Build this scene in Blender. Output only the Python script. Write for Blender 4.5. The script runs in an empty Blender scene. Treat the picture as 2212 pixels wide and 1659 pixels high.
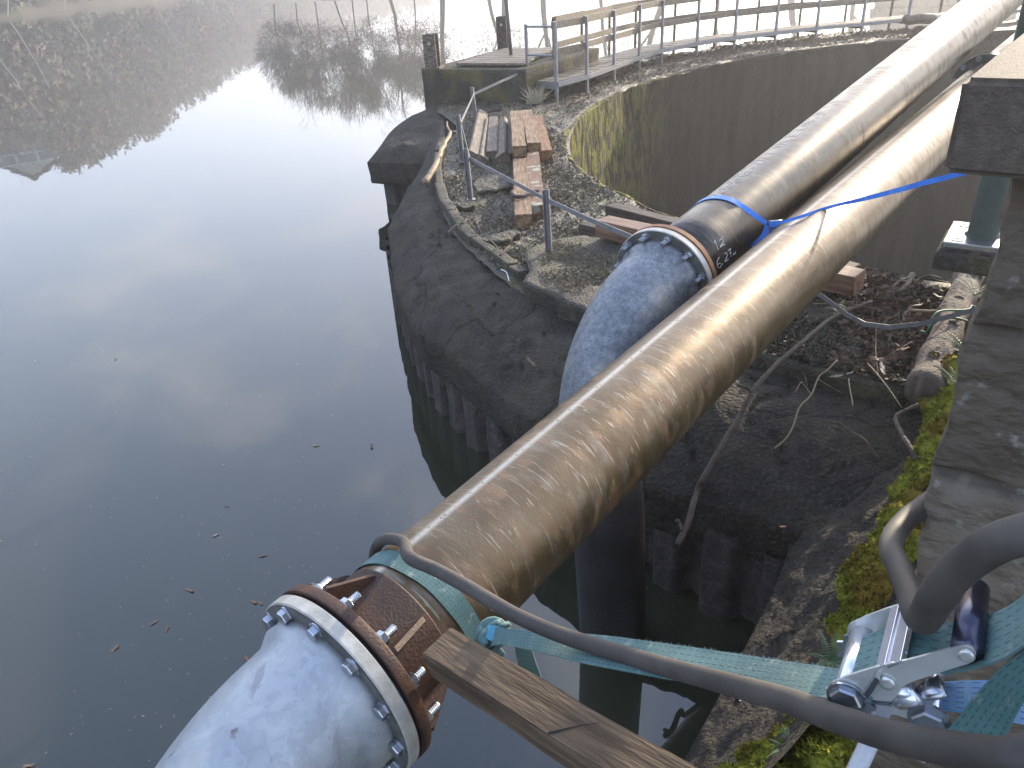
import bpy, bmesh, math, random
import numpy as np
from mathutils import Vector as V, Matrix, noise as mnoise
random.seed(7); rng = np.random.default_rng(7)
S = bpy.context.scene
COL = S.collection
WZ = 3.05            # camera height above the water (water level is z = 0)
# ---------------------------------------------------------------- camera
PITCH, ROLL = math.radians(29), math.radians(3.6)
Rr = Matrix(((math.cos(ROLL), math.sin(ROLL), 0), (-math.sin(ROLL), math.cos(ROLL), 0), (0, 0, 1)))
Rp = Matrix(((1, 0, 0), (0, math.sin(PITCH), -math.cos(PITCH)), (0, math.cos(PITCH), math.sin(PITCH))))
CM = Rp @ Rr
cam = bpy.data.cameras.new('camera'); camo = bpy.data.objects.new('camera', cam); COL.objects.link(camo)
cam.sensor_width = 36.0; cam.lens = 36 * 1661 / 2212; cam.clip_start = 0.05; cam.clip_end = 3000
camo.matrix_world = Matrix.Translation((0, 0, WZ)) @ CM.to_4x4()
S.camera = camo
# ---------------------------------------------------------------- light
SUN_AZ, SUN_EL = math.radians(40), math.radians(16)
SD = V((math.sin(SUN_AZ) * math.cos(SUN_EL), math.cos(SUN_AZ) * math.cos(SUN_EL), math.sin(SUN_EL)))
sl = bpy.data.lights.new('sun', 'SUN'); sl.energy = 5.0; sl.angle = math.radians(0.9); sl.color = (1.0, 0.85, 0.64)
so = bpy.data.objects.new('sun', sl); COL.objects.link(so); so.rotation_euler = SD.to_track_quat('Z', 'Y').to_euler(); so.location = (20, 25, 30)
W = bpy.data.worlds.new('World'); S.world = W; W.use_nodes = True
nt = W.node_tree; nt.nodes.clear(); N = nt.nodes.new; L = nt.links.new
out = N('ShaderNodeOutputWorld'); bg = N('ShaderNodeBackground'); sky = N('ShaderNodeTexSky')
sky.sky_type = 'NISHITA'; sky.sun_disc = False; sky.sun_elevation = SUN_EL; sky.sun_rotation = SUN_AZ
sky.dust_density = 1.0; sky.air_density = 1.0; sky.ozone_density = 2.0
tc = N('ShaderNodeTexCoord'); sx = N('ShaderNodeSeparateXYZ'); L(tc.outputs['Generated'], sx.inputs[0])
def wm(op, a, b=None, c=None):
    n = N('ShaderNodeMath'); n.operation = op
    for i, q in enumerate((a, b, c)):
        if q is None: continue
        if isinstance(q, (int, float)): n.inputs[i].default_value = q
        else: L(q, n.inputs[i])
    return n.outputs[0]
zc = wm('ADD', wm('MAXIMUM', sx.outputs[2], 0.0), 0.18)
cx = N('ShaderNodeCombineXYZ'); L(wm('DIVIDE', sx.outputs[0], zc), cx.inputs[0]); L(wm('DIVIDE', sx.outputs[1], zc), cx.inputs[1])
cn = N('ShaderNodeTexNoise'); cn.inputs['Scale'].default_value = 1.9; cn.inputs['Detail'].default_value = 7; cn.inputs['Roughness'].default_value = .55; cn.inputs['Distortion'].default_value = .3
L(cx.outputs[0], cn.inputs['Vector'])
cr = N('ShaderNodeMapRange'); cr.interpolation_type = 'SMOOTHSTEP'; cr.inputs['From Min'].default_value = .48; cr.inputs['From Max'].default_value = .70
L(cn.outputs[0], cr.inputs['Value'])
hz = N('ShaderNodeMapRange'); hz.inputs['From Min'].default_value = 0.0; hz.inputs['From Max'].default_value = 1.0; hz.inputs['To Min'].default_value = 1.0; hz.inputs['To Max'].default_value = 0.0; hz.interpolation_type = 'SMOOTHSTEP'
L(sx.outputs[2], hz.inputs['Value'])
cf = wm('MULTIPLY', hz.outputs[0], .78); ccl = wm('MULTIPLY', cr.outputs[0], .62)
sb = N('ShaderNodeVectorMath'); sb.operation = 'DOT_PRODUCT'; L(tc.outputs['Generated'], sb.inputs[0]); sb.inputs[1].default_value = SD
glow = wm('POWER', wm('MAXIMUM', sb.outputs['Value'], 0.0), 5.0)
mixc = N('ShaderNodeMix'); mixc.data_type = 'RGBA'; L(cf, mixc.inputs['Factor']); sc_ = N('ShaderNodeVectorMath'); sc_.operation = 'MULTIPLY'; L(sky.outputs[0], sc_.inputs[0]); sc_.inputs[1].default_value = (2.7, 2.85, 3.3); mcl = N('ShaderNodeMix'); mcl.data_type = 'RGBA'; mcl.inputs['B'].default_value = (15.5, 15.6, 16.0, 1); L(sc_.outputs[0], mcl.inputs['A']); L(ccl, mcl.inputs['Factor']); L(mcl.outputs['Result'], mixc.inputs['A'])
cc = N('ShaderNodeMix'); cc.data_type = 'RGBA'; L(glow, cc.inputs['Factor']); cc.inputs['A'].default_value = (8.6, 9.6, 11.6, 1); cc.inputs['B'].default_value = (27, 24.5, 20.5, 1)
L(cc.outputs['Result'], mixc.inputs['B']); L(mixc.outputs['Result'], bg.inputs[0]); bg.inputs[1].default_value = 0.08
L(bg.outputs[0], out.inputs[0])
S.view_settings.view_transform = 'Standard'; S.view_settings.look = 'None'; S.view_settings.exposure = 1.5; S.view_settings.gamma = 1
S.render.engine = 'CYCLES'

# ---------------------------------------------------------------- measuring helpers (photo survey -> metres)
F_, CX, CY = 1661.0, 1106.0, 829.5
ORG = V((0, 0, WZ))
def ray(u, v): return (CM @ V(((u - CX) / F_, -(v - CY) / F_, -1))).normalized()
def at(u, v, d): return ORG + ray(u, v) * d
def G(u, v, z=-2.05):
    d = ray(u, v); return ORG + d * (z / d.z)
def onv(u, v, x, y):
    d = ray(u, v); t = (d.x * x + d.y * y) / (d.x ** 2 + d.y ** 2); return (ORG + d * t).z
def onplane(u, v, p, n):
    d = ray(u, v); return ORG + d * ((p - ORG).dot(n) / d.dot(n))
class Cyl:
    def __init__(s, e1, e2, r):
        n1 = ray(*e1[0]).cross(ray(*e1[1])).normalized(); n2 = ray(*e2[0]).cross(ray(*e2[1])).normalized()
        a = n1.cross(n2).normalized()
        if a.y < 0: a = -a
        d1, d2 = n1.cross(a), n2.cross(a)
        if d1.y < 0: d1 = -d1
        if d2.y < 0: d2 = -d2
        h = math.acos(max(-1, min(1, d1.dot(d2)))) / 2
        s.a = a; s.p = ORG + (d1 + d2).normalized() * (r / math.sin(h)); s.r = r
        s.e1 = (V((0, 0, 1)) - a * a.z).normalized(); s.e2 = a.cross(s.e1)
    def pt(s, t, th, dr=0.0):
        th = math.radians(th); return s.p + s.a * t + (s.e1 * math.cos(th) + s.e2 * math.sin(th)) * (s.r + dr)
    def nrm(s, th):
        th = math.radians(th); return s.e1 * math.cos(th) + s.e2 * math.sin(th)
    def hit(s, u, v):
        d = ray(u, v); o = ORG - s.p; dp = d - s.a * d.dot(s.a); op = o - s.a * o.dot(s.a)
        A, B, C = dp.dot(dp), 2 * dp.dot(op), op.dot(op) - s.r ** 2; q = max(0, B * B - 4 * A * C)
        P = ORG + d * ((-B - math.sqrt(q)) / 2 / A); w = P - s.p; t = w.dot(s.a); n = w - s.a * t
        return t, math.degrees(math.atan2(n.dot(s.e2), n.dot(s.e1)))

FP = Cyl([(836, 1181), (1728, 450)], [(1286, 1141), (1982, 410)], .162)
SEAM = math.radians(FP.hit(1193, 917)[1])
# ---------------------------------------------------------------- object helpers
def tag(o, label=None, cat=None, group=None, kind=None):
    if label: o['label'] = label
    if cat: o['category'] = cat
    if group: o['group'] = group
    if kind: o['kind'] = kind
    return o
def empty(name, loc, label, cat, group=None):
    o = bpy.data.objects.new(name, None); COL.objects.link(o); o.location = loc; o.empty_display_size = .1
    tag(o, label, cat, group); return o
def mesh(name, verts, faces, mat, parent=None, smooth=False, label=None, cat=None, group=None, kind=None, uv=None):
    me = bpy.data.meshes.new(name); me.from_pydata([tuple(v) for v in verts], [], [tuple(f) for f in faces]); me.update()
    if mat: me.materials.append(mat)
    if smooth: me.polygons.foreach_set('use_smooth', [True] * len(me.polygons))
    o = bpy.data.objects.new(name, me); COL.objects.link(o)
    if parent:
        o.parent = parent; q = parent; m = Matrix.Identity(4)
        loc = V((0, 0, 0))
        while q: loc += q.location; q = q.parent
        o.location = -loc
    tag(o, label, cat, group, kind); return o
def cube(name, mat, **k):
    pass
class MB:
    def __init__(s): s.v = []; s.f = []
    def add(s, v, f):
        b = len(s.v); s.v += [V(q) for q in v]; s.f += [tuple(i + b for i in q) for q in f]; return s
    def box(s, c, ax, ay, az, hx, hy, hz, bev=0.0):
        c = V(c)
        if bev <= 0:
            vs = [c + ax * (hx * i) + ay * (hy * j) + az * (hz * k) for i in (-1, 1) for j in (-1, 1) for k in (-1, 1)]
            return s.add(vs, [(0, 1, 3, 2), (4, 6, 7, 5), (0, 4, 5, 1), (2, 3, 7, 6), (0, 2, 6, 4), (1, 5, 7, 3)])
        bm = bmesh.new(); bmesh.ops.create_cube(bm, size=2)
        for v in bm.verts: v.co = V((v.co.x * hx, v.co.y * hy, v.co.z * hz))
        bmesh.ops.bevel(bm, geom=list(bm.edges), offset=bev, segments=2, affect='EDGES', profile=.6)
        bm.verts.ensure_lookup_table()
        vs = [c + ax * v.co.x + ay * v.co.y + az * v.co.z for v in bm.verts]; fs = [tuple(v.index for v in f.verts) for f in bm.faces]
        bm.free(); return s.add(vs, fs)
    def sweep(s, pts, rad, n=12, cap=True, flat=1.0, up=None):
        pts = [V(p) for p in pts]; m = len(pts)
        if not isinstance(rad, (list, tuple)): rad = [rad] * m
        tan = []
        for i in range(m):
            t = pts[min(i + 1, m - 1)] - pts[max(i - 1, 0)]; tan.append(t.normalized() if t.length > 1e-9 else V((0, 0, 1)))
        u = V(up) if up else (V((0, 0, 1)) if abs(tan[0].z) < .9 else V((1, 0, 0)))
        u = (u - tan[0] * u.dot(tan[0])).normalized(); vs = []
        for i in range(m):
            u = (u - tan[i] * u.dot(tan[i])).normalized(); w = tan[i].cross(u)
            for k in range(n):
                a = 2 * math.pi * k / n; vs.append(pts[i] + (u * math.cos(a) * flat + w * math.sin(a)) * rad[i])
        fs = [(i * n + k, i * n + (k + 1) % n, (i + 1) * n + (k + 1) % n, (i + 1) * n + k) for i in range(m - 1) for k in range(n)]
        if cap: fs += [tuple(range(n - 1, -1, -1)), tuple((m - 1) * n + k for k in range(n))]
        return s.add(vs, fs)
    def ribbon(s, pa, pb, th=.002):
        m = len(pa); nv = []
        for i in range(m):
            t = V(pa[min(i + 1, m - 1)]) - V(pa[max(i - 1, 0)]); n = t.cross(V(pb[i]) - V(pa[i])).normalized() * th / 2
            nv += [V(pa[i]) + n, V(pb[i]) + n, V(pb[i]) - n, V(pa[i]) - n]
        fs = [(i * 4 + k, i * 4 + (k + 1) % 4, i * 4 + 4 + (k + 1) % 4, i * 4 + 4 + k) for i in range(m - 1) for k in range(4)]
        return s.add(nv, fs + [(3, 2, 1, 0), tuple((m - 1) * 4 + k for k in range(4))])
    def prism(s, poly, off):
        n = len(poly); a = [V(p) for p in poly]; b = [p + V(off) for p in a]
        return s.add(a + b, [tuple(range(n - 1, -1, -1)), tuple(range(n, 2 * n))] + [(i, (i + 1) % n, n + (i + 1) % n, n + i) for i in range(n)])
    def lathe(s, c, ax, prof, n=32, cap=False):       # prof: (distance along ax, radius)
        ax = V(ax).normalized(); u = V((0, 0, 1)) if abs(ax.z) < .9 else V((1, 0, 0)); u = (u - ax * u.dot(ax)).normalized(); w = ax.cross(u); c = V(c)
        vs = [c + ax * h + (u * math.cos(2 * math.pi * k / n) + w * math.sin(2 * math.pi * k / n)) * r for h, r in prof for k in range(n)]
        m = len(prof); fs = [(i * n + k, i * n + (k + 1) % n, (i + 1) * n + (k + 1) % n, (i + 1) * n + k) for i in range(m - 1) for k in range(n)]
        if cap: fs += [tuple(range(n - 1, -1, -1)), tuple((m - 1) * n + k for k in range(n))]
        return s.add(vs, fs)
    def build(s, name, mat, parent=None, smooth=False, sharp=None, **k):
        o = mesh(name, s.v, s.f, mat, parent, smooth, **k)
        bm = bmesh.new(); bm.from_mesh(o.data); bmesh.ops.recalc_face_normals(bm, faces=bm.faces)
        if sharp:
            for e in bm.edges:
                if len(e.link_faces) == 2 and e.calc_face_angle(0) > math.radians(sharp): e.smooth = False
        bm.to_mesh(o.data); bm.free(); return o
def cr_pts(P, n):       # Catmull-Rom through P (list of Vectors), n samples
    P = [V(p) for p in P]; P = [P[0] * 2 - P[1]] + P + [P[-1] * 2 - P[-2]]; m = len(P) - 3; o = []
    for i in range(n):
        t = i / (n - 1) * m; k = min(int(t), m - 1); t -= k; a, b, c, d = P[k:k + 4]
        o.append(.5 * ((2 * b) + (c - a) * t + (2 * a - 5 * b + 4 * c - d) * t * t + (3 * b - a - 3 * c + d) * t ** 3))
    return o
def nz(p, s=1.0, o=3): return mnoise.fractal(V(p) * s, 1.0, 2.0, o)
def copy_tree(o, parent=None):
    c = o.copy(); COL.objects.link(c); c.parent = parent
    for ch in [x for x in bpy.data.objects if x.parent == o]: copy_tree(ch, c)
    return c

# ---------------------------------------------------------------- materials
ALB = .72
def pm(name, cols, scale=4, rough=.7, bump=.3, bscale=40, metal=0.0, mp=(1, 1, 1), det=6, spec=.5, rvar=0.0, dist=.02, extra=None, coat=0, ndist=0.0, lo=.3, hi=.7, contrast=None):
    m = bpy.data.materials.new(name); m.use_nodes = True; t = m.node_tree; n = t.nodes; l = t.links.new
    b = n['Principled BSDF']; tc = n.new('ShaderNodeTexCoord'); mpn = n.new('ShaderNodeMapping'); mpn.inputs['Scale'].default_value = mp
    l(tc.outputs['Object'], mpn.inputs[0]); no = n.new('ShaderNodeTexNoise'); no.inputs['Scale'].default_value = scale; no.inputs['Detail'].default_value = det; no.inputs['Roughness'].default_value = .62; no.inputs['Distortion'].default_value = ndist
    l(mpn.outputs[0], no.inputs['Vector']); cr = n.new('ShaderNodeValToRGB'); l(no.outputs[0], cr.inputs[0]); e = cr.color_ramp.elements
    k = len(cols)
    while len(e) < k: e.new(.5)
    cols = [tuple(q * ALB for q in c) for c in cols]
    for i, c in enumerate(cols): e[i].position = lo + (hi - lo) * i / max(1, k - 1); e[i].color = (*c, 1)
    col = cr.outputs[0]
    if extra: col = extra(n, l, col, tc, mpn, b)
    l(col, b.inputs['Base Color']); b.inputs['Roughness'].default_value = rough; b.inputs['Metallic'].default_value = metal; b.inputs['Specular IOR Level'].default_value = spec
    if rvar:
        mr = n.new('ShaderNodeMapRange'); l(no.outputs[0], mr.inputs[0]); mr.inputs[1].default_value = .3; mr.inputs[2].default_value = .7; mr.inputs[3].default_value = rough - rvar; mr.inputs[4].default_value = rough + rvar; l(mr.outputs[0], b.inputs['Roughness'])
    if bump:
        n2 = n.new('ShaderNodeTexNoise'); n2.inputs['Scale'].default_value = bscale; n2.inputs['Detail'].default_value = 5; l(mpn.outputs[0], n2.inputs['Vector'])
        bp = n.new('ShaderNodeBump'); bp.inputs['Strength'].default_value = bump; bp.inputs['Distance'].default_value = dist; l(n2.outputs[0], bp.inputs['Height']); l(bp.outputs[0], b.inputs['Normal'])
    return m
def mixf(n, l, a, b, fac, mode='MIX'):
    x = n.new('ShaderNodeMix'); x.data_type = 'RGBA'; x.blend_type = mode
    for s, q in (('A', a), ('B', b), ('Factor', fac)):
        if isinstance(q, tuple): x.inputs[s].default_value = (*q, 1)
        elif isinstance(q, (int, float)): x.inputs[s].default_value = q
        else: l(q, x.inputs[s])
    return x.outputs['Result']
def nmask(n, l, vec, scale, a, b, det=5, mp=None, dist=0):
    if mp:
        mm = n.new('ShaderNodeMapping'); mm.inputs['Scale'].default_value = mp; l(vec, mm.inputs[0]); vec = mm.outputs[0]
    x = n.new('ShaderNodeTexNoise'); x.inputs['Scale'].default_value = scale; x.inputs['Detail'].default_value = det; x.inputs['Distortion'].default_value = dist; l(vec, x.inputs['Vector'])
    r = n.new('ShaderNodeMapRange'); r.inputs[1].default_value = a; r.inputs[2].default_value = b; l(x.outputs[0], r.inputs[0]); return r.outputs[0]
def mth(n, l, op, a, b=0.0):
    x = n.new('ShaderNodeMath'); x.operation = op
    for i, q in enumerate((a, b)):
        if isinstance(q, (int, float)): x.inputs[i].default_value = q
        else: l(q, x.inputs[i])
    return x.outputs[0]

def ex_pipe(rust, seam, pale=1.0):
    def f(n, l, col, tc, mpn, b):
        o = tc.outputs['Object']
        st = nmask(n, l, o, 7, .56, .74, 7, (1, 1, 2.6)); col = mixf(n, l, col, (.27, .25, .21), mth(n, l, 'MULTIPLY', st, .45 * pale))       # pale scuffs running round the pipe
        sc = nmask(n, l, o, 6, .63, .69, 4, (1.3, 1.3, 17), .8); col = mixf(n, l, col, (.40, .37, .30), mth(n, l, 'MULTIPLY', sc, .55 * pale))
        r1 = nmask(n, l, o, 10, .52, .68, 9, (1, 1, 2.6), .3); col = mixf(n, l, col, (.155, .08, .032), mth(n, l, 'MULTIPLY', r1, rust))
        s4 = nmask(n, l, o, 13, .63, .69, 3, (1.2, 1.2, 9), .5); col = mixf(n, l, col, (.36, .33, .26), mth(n, l, 'MULTIPLY', s4, .5 * pale))
        r2 = nmask(n, l, o, 26, .62, .70, 4, (1, 1, 4)); col = mixf(n, l, col, (.16, .055, .016), mth(n, l, 'MULTIPLY', r2, rust))
        g = nmask(n, l, o, 1.7, .35, .65); col = mixf(n, l, col, (.17, .13, .085), mth(n, l, 'MULTIPLY', g, .4 * pale))
        ra = mth(n, l, 'SUBTRACT', .33, mth(n, l, 'MULTIPLY', r1, -.25)); l(ra, b.inputs['Roughness'])
        l(mth(n, l, 'SUBTRACT', .62 if pale == 1.0 else .75, mth(n, l, 'MULTIPLY', r1, .42)), b.inputs['Metallic'])
        if seam:
            s = n.new('ShaderNodeSeparateXYZ'); l(o, s.inputs[0]); an = mth(n, l, 'ARCTAN2', s.outputs[1], s.outputs[0])
            d = mth(n, l, 'ABSOLUTE', mth(n, l, 'SUBTRACT', an, seam)); wob = nmask(n, l, o, 7, -1, 2, 7)
            m1 = n.new('ShaderNodeMapRange'); l(mth(n, l, 'ADD', d, mth(n, l, 'MULTIPLY', wob, .10)), m1.inputs[0]); m1.inputs[1].default_value = .15; m1.inputs[2].default_value = .05
            col = mixf(n, l, col, (.42, .39, .33), mth(n, l, 'MULTIPLY', m1.outputs[0], .85))
            m2 = n.new('ShaderNodeMapRange'); l(d, m2.inputs[0]); m2.inputs[1].default_value = .035; m2.inputs[2].default_value = .02
            vo = n.new('ShaderNodeTexVoronoi'); vo.inputs['Scale'].default_value = 62; l(o, vo.inputs['Vector']); m3 = n.new('ShaderNodeMapRange'); l(vo.outputs[0], m3.inputs[0]); m3.inputs[1].default_value = .32; m3.inputs[2].default_value = .22
            col = mixf(n, l, col, (.10, .07, .05), mth(n, l, 'MULTIPLY', mth(n, l, 'MULTIPLY', m2.outputs[0], m3.outputs[0]), .9))
        return col
    return f
M = {}
M['pipe'] = pm('worn_rusty_steel', [(.095, .060, .028), (.145, .100, .052), (.21, .158, .095)], 5.5, .38, .18, 120, .6, (1, 1, 1.4), extra=ex_pipe(.72, SEAM), dist=.004)
M['pipe2'] = pm('dark_mill_steel', [(.045, .042, .037), (.072, .066, .058), (.105, .096, .083)], 3, .34, .12, 150, .75, (1, 1, 1.6), extra=ex_pipe(.28, 0, .45), dist=.003)
M['wetpipe'] = pm('dark_wet_steel', [(.03, .027, .025), (.05, .045, .04), (.075, .065, .06)], 5, .35, .2, 60, .4)
M['rust'] = pm('brown_rust', [(.026, .013, .010), (.045, .021, .014), (.085, .037, .019), (.04, .02, .013)], 9, .62, .5, 160, .25, dist=.003)
M['rust2'] = pm('orange_rust', [(.16, .06, .025), (.30, .13, .05), (.22, .12, .07)], 18, .6, .4, 160, .3, dist=.003)
def ex_galv(n, l, col, tc, mpn, b):
    o = tc.outputs['Object']
    vo = n.new('ShaderNodeTexVoronoi'); vo.inputs['Scale'].default_value = GS[0]; w = n.new('ShaderNodeTexNoise'); w.inputs['Scale'].default_value = GS[0] * .8
    l(o, w.inputs['Vector']); mx = mixf(n, l, o, w.outputs['Color'], .12); l(mx, vo.inputs['Vector'])
    bwn = n.new('ShaderNodeSeparateColor'); l(vo.outputs['Color'], bwn.inputs[0]); col = mixf(n, l, col, bwn.outputs[0], GS[1], 'OVERLAY')
    s = nmask(n, l, o, 3.2, .56, .72, 6); col = mixf(n, l, col, (.52, .47, .36), mth(n, l, 'MULTIPLY', s, .6))
    r = nmask(n, l, o, 22, .68, .74, 4, (1, 1, .5)); col = mixf(n, l, col, (.12, .08, .08), mth(n, l, 'MULTIPLY', r, .75))
    r = nmask(n, l, o, 6, .66, .71, 5, (4, 1, .4)); col = mixf(n, l, col, (.20, .18, .2), mth(n, l, 'MULTIPLY', r, .6))
    return col
GS = (34, .08)
M['galv'] = pm('galvanised_zinc', [(.40, .43, .45), (.46, .49, .51), (.52, .545, .55)], 16, .45, .12, 60, .4, extra=ex_galv, dist=.004, ndist=.8)
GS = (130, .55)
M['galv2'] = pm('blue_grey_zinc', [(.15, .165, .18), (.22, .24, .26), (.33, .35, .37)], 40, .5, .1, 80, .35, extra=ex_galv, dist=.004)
M['galvrim'] = pm('zinc_flange', [(.36, .36, .33), (.50, .48, .42), (.62, .60, .54)], 22, .55, .25, 180, .35, dist=.003)
M['galvdark'] = pm('dark_zinc_flange', [(.10, .10, .09), (.17, .165, .15), (.26, .25, .23)], 12, .5, .3, 90, .5, dist=.004)  # darker zinc, used on the flange faces and the far flanges
M['bolt'] = pm('bright_zinc_bolt', [(.45, .48, .52), (.62, .64, .67)], 30, .24, .1, 200, .9, dist=.001)
M['boltdark'] = pm('grey_zinc_stud', [(.24, .26, .28), (.42, .44, .47)], 30, .35, .1, 200, .8, dist=.001)
def ex_conc(moss, crack, mc=(.10, .10, .025)):
    def f(n, l, col, tc, mpn, b):
        o = tc.outputs['Object']
        k = nmask(n, l, o, 1.3, .40, .62, 8); col = mixf(n, l, col, (.022, .02, .017), mth(n, l, 'MULTIPLY', k, .45))
        k = nmask(n, l, o, 60, .58, .70, 3); col = mixf(n, l, col, (.15, .135, .11), mth(n, l, 'MULTIPLY', k, .4))
        if crack:
            wp_ = n.new('ShaderNodeTexNoise'); wp_.inputs['Scale'].default_value = 2.5; wp_.inputs['Detail'].default_value = 5; l(o, wp_.inputs['Vector']); mv = mixf(n, l, o, wp_.outputs['Color'], .35)
            vo = n.new('ShaderNodeTexVoronoi'); vo.feature = 'DISTANCE_TO_EDGE'; vo.inputs['Scale'].default_value = 1.15; l(mv, vo.inputs['Vector']); m2 = n.new('ShaderNodeMapRange'); l(vo.outputs['Distance'], m2.inputs[0]); m2.inputs[1].default_value = .011; m2.inputs[2].default_value = .004
            col = mixf(n, l, col, (.006, .005, .004), mth(n, l, 'MULTIPLY', m2.outputs[0], .8))
        if moss: k = nmask(n, l, o, 2.4, .50, .66, 8); col = mixf(n, l, col, mc, mth(n, l, 'MULTIPLY', k, moss))
        return col
    return f
M['cap'] = pm('damp_dark_concrete', [(.028, .023, .018), (.058, .048, .038), (.098, .083, .064)], 7, .85, 1.0, 45, 0, extra=ex_conc(.35, 1, (.055, .045, .02)), dist=.05, spec=.25, det=9)
M['deck'] = pm('gritty_mossy_deck', [(.014, .011, .007), (.055, .044, .026), (.125, .10, .06)], 18, .55, 1.0, 60, 0, extra=ex_conc(.55, 0, (.10, .095, .022)), dist=.03, spec=.45, det=10)
M['slab'] = pm('weathered_slab', [(.016, .013, .009), (.055, .045, .028), (.12, .10, .06)], 17, .72, 1.0, 55, 0, extra=ex_conc(.5, 0, (.085, .085, .03)), dist=.03, spec=.45, det=9)
M['block'] = pm('stained_block_concrete', [(.025, .023, .019), (.055, .05, .04), (.10, .09, .07)], 4, .9, .8, 30, 0, extra=ex_conc(.5, 0, (.13, .115, .02)), dist=.04, spec=.2)
def ex_basin(n, l, col, tc, mpn, b):
    o = tc.outputs['Object']
    k = nmask(n, l, o, 3.5, .42, .6, 7, (1, 1, .14)); col = mixf(n, l, col, (.036, .03, .023), mth(n, l, 'MULTIPLY', k, .6))
    s = n.new('ShaderNodeSeparateXYZ'); l(o, s.inputs[0]); g = n.new('ShaderNodeMapRange'); l(s.outputs[0], g.inputs[0]); g.inputs[1].default_value = 3.4; g.inputs[2].default_value = 1.6
    h = n.new('ShaderNodeMapRange'); l(s.outputs[2], h.inputs[0]); h.inputs[1].default_value = -3.0; h.inputs[2].default_value = .4
    k = nmask(n, l, o, 8, .44, .56, 9, (1, 1, .45)); k = mth(n, l, 'MULTIPLY', k, mth(n, l, 'MULTIPLY', g.outputs[0], h.outputs[0])); col = mixf(n, l, col, (.135, .13, .022), mth(n, l, 'MULTIPLY', k, .95))
    k = nmask(n, l, o, 9, .55, .7, 5, (1, 1, .2)); col = mixf(n, l, col, (.015, .014, .01), mth(n, l, 'MULTIPLY', k, .6)); return col
M['basin'] = pm('mossy_basin_wall', [(.018, .015, .010), (.030, .025, .016), (.044, .037, .024)], 2, .92, 1.0, 26, 0, (1, 1, .6), extra=ex_basin, dist=.05, spec=.15)
M['pile'] = pm('slimy_sheet_piling', [(.014, .012, .011), (.045, .036, .032), (.09, .066, .06)], 9, .65, .8, 30, 0, dist=.03)
def wood(name, cols, sc=3, rough=.7, mp=(1.5, 14, 14), bump=.4): return pm(name, cols, sc, rough, bump, 14, 0, mp, dist=.012, spec=.3, lo=.36, hi=.66)
M['timber'] = wood('sawn_oak', [(.10, .055, .028), (.27, .165, .085), (.40, .27, .15)], 2.2)
def ex_lichen(n, l, col, tc, mpn, b):
    k = nmask(n, l, tc.outputs['Object'], 9, .56, .62, 5); return mixf(n, l, col, (.30, .33, .26), mth(n, l, 'MULTIPLY', k, .7))
M['lichen'] = pm('lichened_red_oak', [(.09, .04, .022), (.19, .095, .05), (.28, .16, .09)], 2.2, .7, .4, 14, 0, (1.5, 14, 14), dist=.01, spec=.3, extra=ex_lichen)
M['timberor'] = wood('orange_stained_oak', [(.13, .055, .022), (.28, .14, .06), (.38, .23, .11)], 2)
M['timber2'] = wood('grey_oak', [(.07, .05, .038), (.16, .125, .09), (.26, .21, .155)], 2.5)
M['timberred'] = wood('red_brown_hardwood', [(.11, .05, .028), (.22, .115, .07), (.31, .19, .13)], 1.6, .5)
M['timberdark'] = wood('dark_and_shaded_timber', [(.03, .022, .018), (.07, .05, .042), (.12, .095, .08)], 3)
M['beam'] = wood('rough_grey_brown_plank', [(.075, .048, .028), (.17, .118, .07), (.29, .21, .125)], 1.6, .75, (1.2, 9, 9), .4)
M['board'] = wood('silvered_boards', [(.11, .085, .055), (.20, .16, .11), (.30, .25, .175)], 3, .6)
M['alu'] = pm('galvanised_post', [(.24, .24, .245), (.36, .355, .35)], 20, .5, .05, 80, .55)
M['steelpaint'] = pm('green_grey_painted_steel', [(.030, .042, .026), (.05, .064, .040)], 30, .62, .1, 60, .3)
M['plate'] = pm('bare_base_plate', [(.30, .30, .30), (.45, .45, .44)], 8, .25, .1, 60, .8)
M['stone'] = None
M['bark'] = pm('grey_brown_bark', [(.05, .035, .026), (.13, .095, .07), (.24, .19, .145)], 6, .85, .8, 26, 0, (3, 3, .8), dist=.02)
M['twig'] = pm('dry_twig', [(.06, .040, .027), (.12, .085, .058)], 20, .8, .4, 60)
M['paletwig'] = pm('barked_pale_stick', [(.22, .155, .08), (.36, .27, .15)], 12, .7, .3, 60)
M['rubber'] = pm('grimy_rubber_hose', [(.042, .035, .029), (.07, .06, .05), (.12, .104, .084)], 9, .68, .25, 130, 0, extra=None, dist=.002, spec=.4, rvar=.12)
M['teal'] = None
M['chalk'] = pm('white_chalk', [(.55, .53, .5), (.75, .73, .7)], 60, .9, 0)
M['stencil'] = pm('faded_stencil', [(.42, .41, .38), (.50, .49, .46)], 60, .7, 0)
M['white'] = pm('flaking_white_paint', [(.55, .58, .62), (.80, .82, .84)], 30, .45, .2, 60)
M['leaf'] = pm('dry_oak_leaf', [(.16, .10, .06), (.28, .19, .12)], 30, .7, .2, 60)
M['leaf2'] = pm('orange_leaf', [(.22, .09, .045), (.32, .15, .08)], 30, .7, .2, 60)
M['paleleaf'] = pm('pale_leaf', [(.36, .30, .2), (.5, .45, .33)], 30, .7, .2, 60)
M['black'] = pm('black_gap', [(.01, .01, .01), (.015, .015, .015)], 5, .9, 0)
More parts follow.
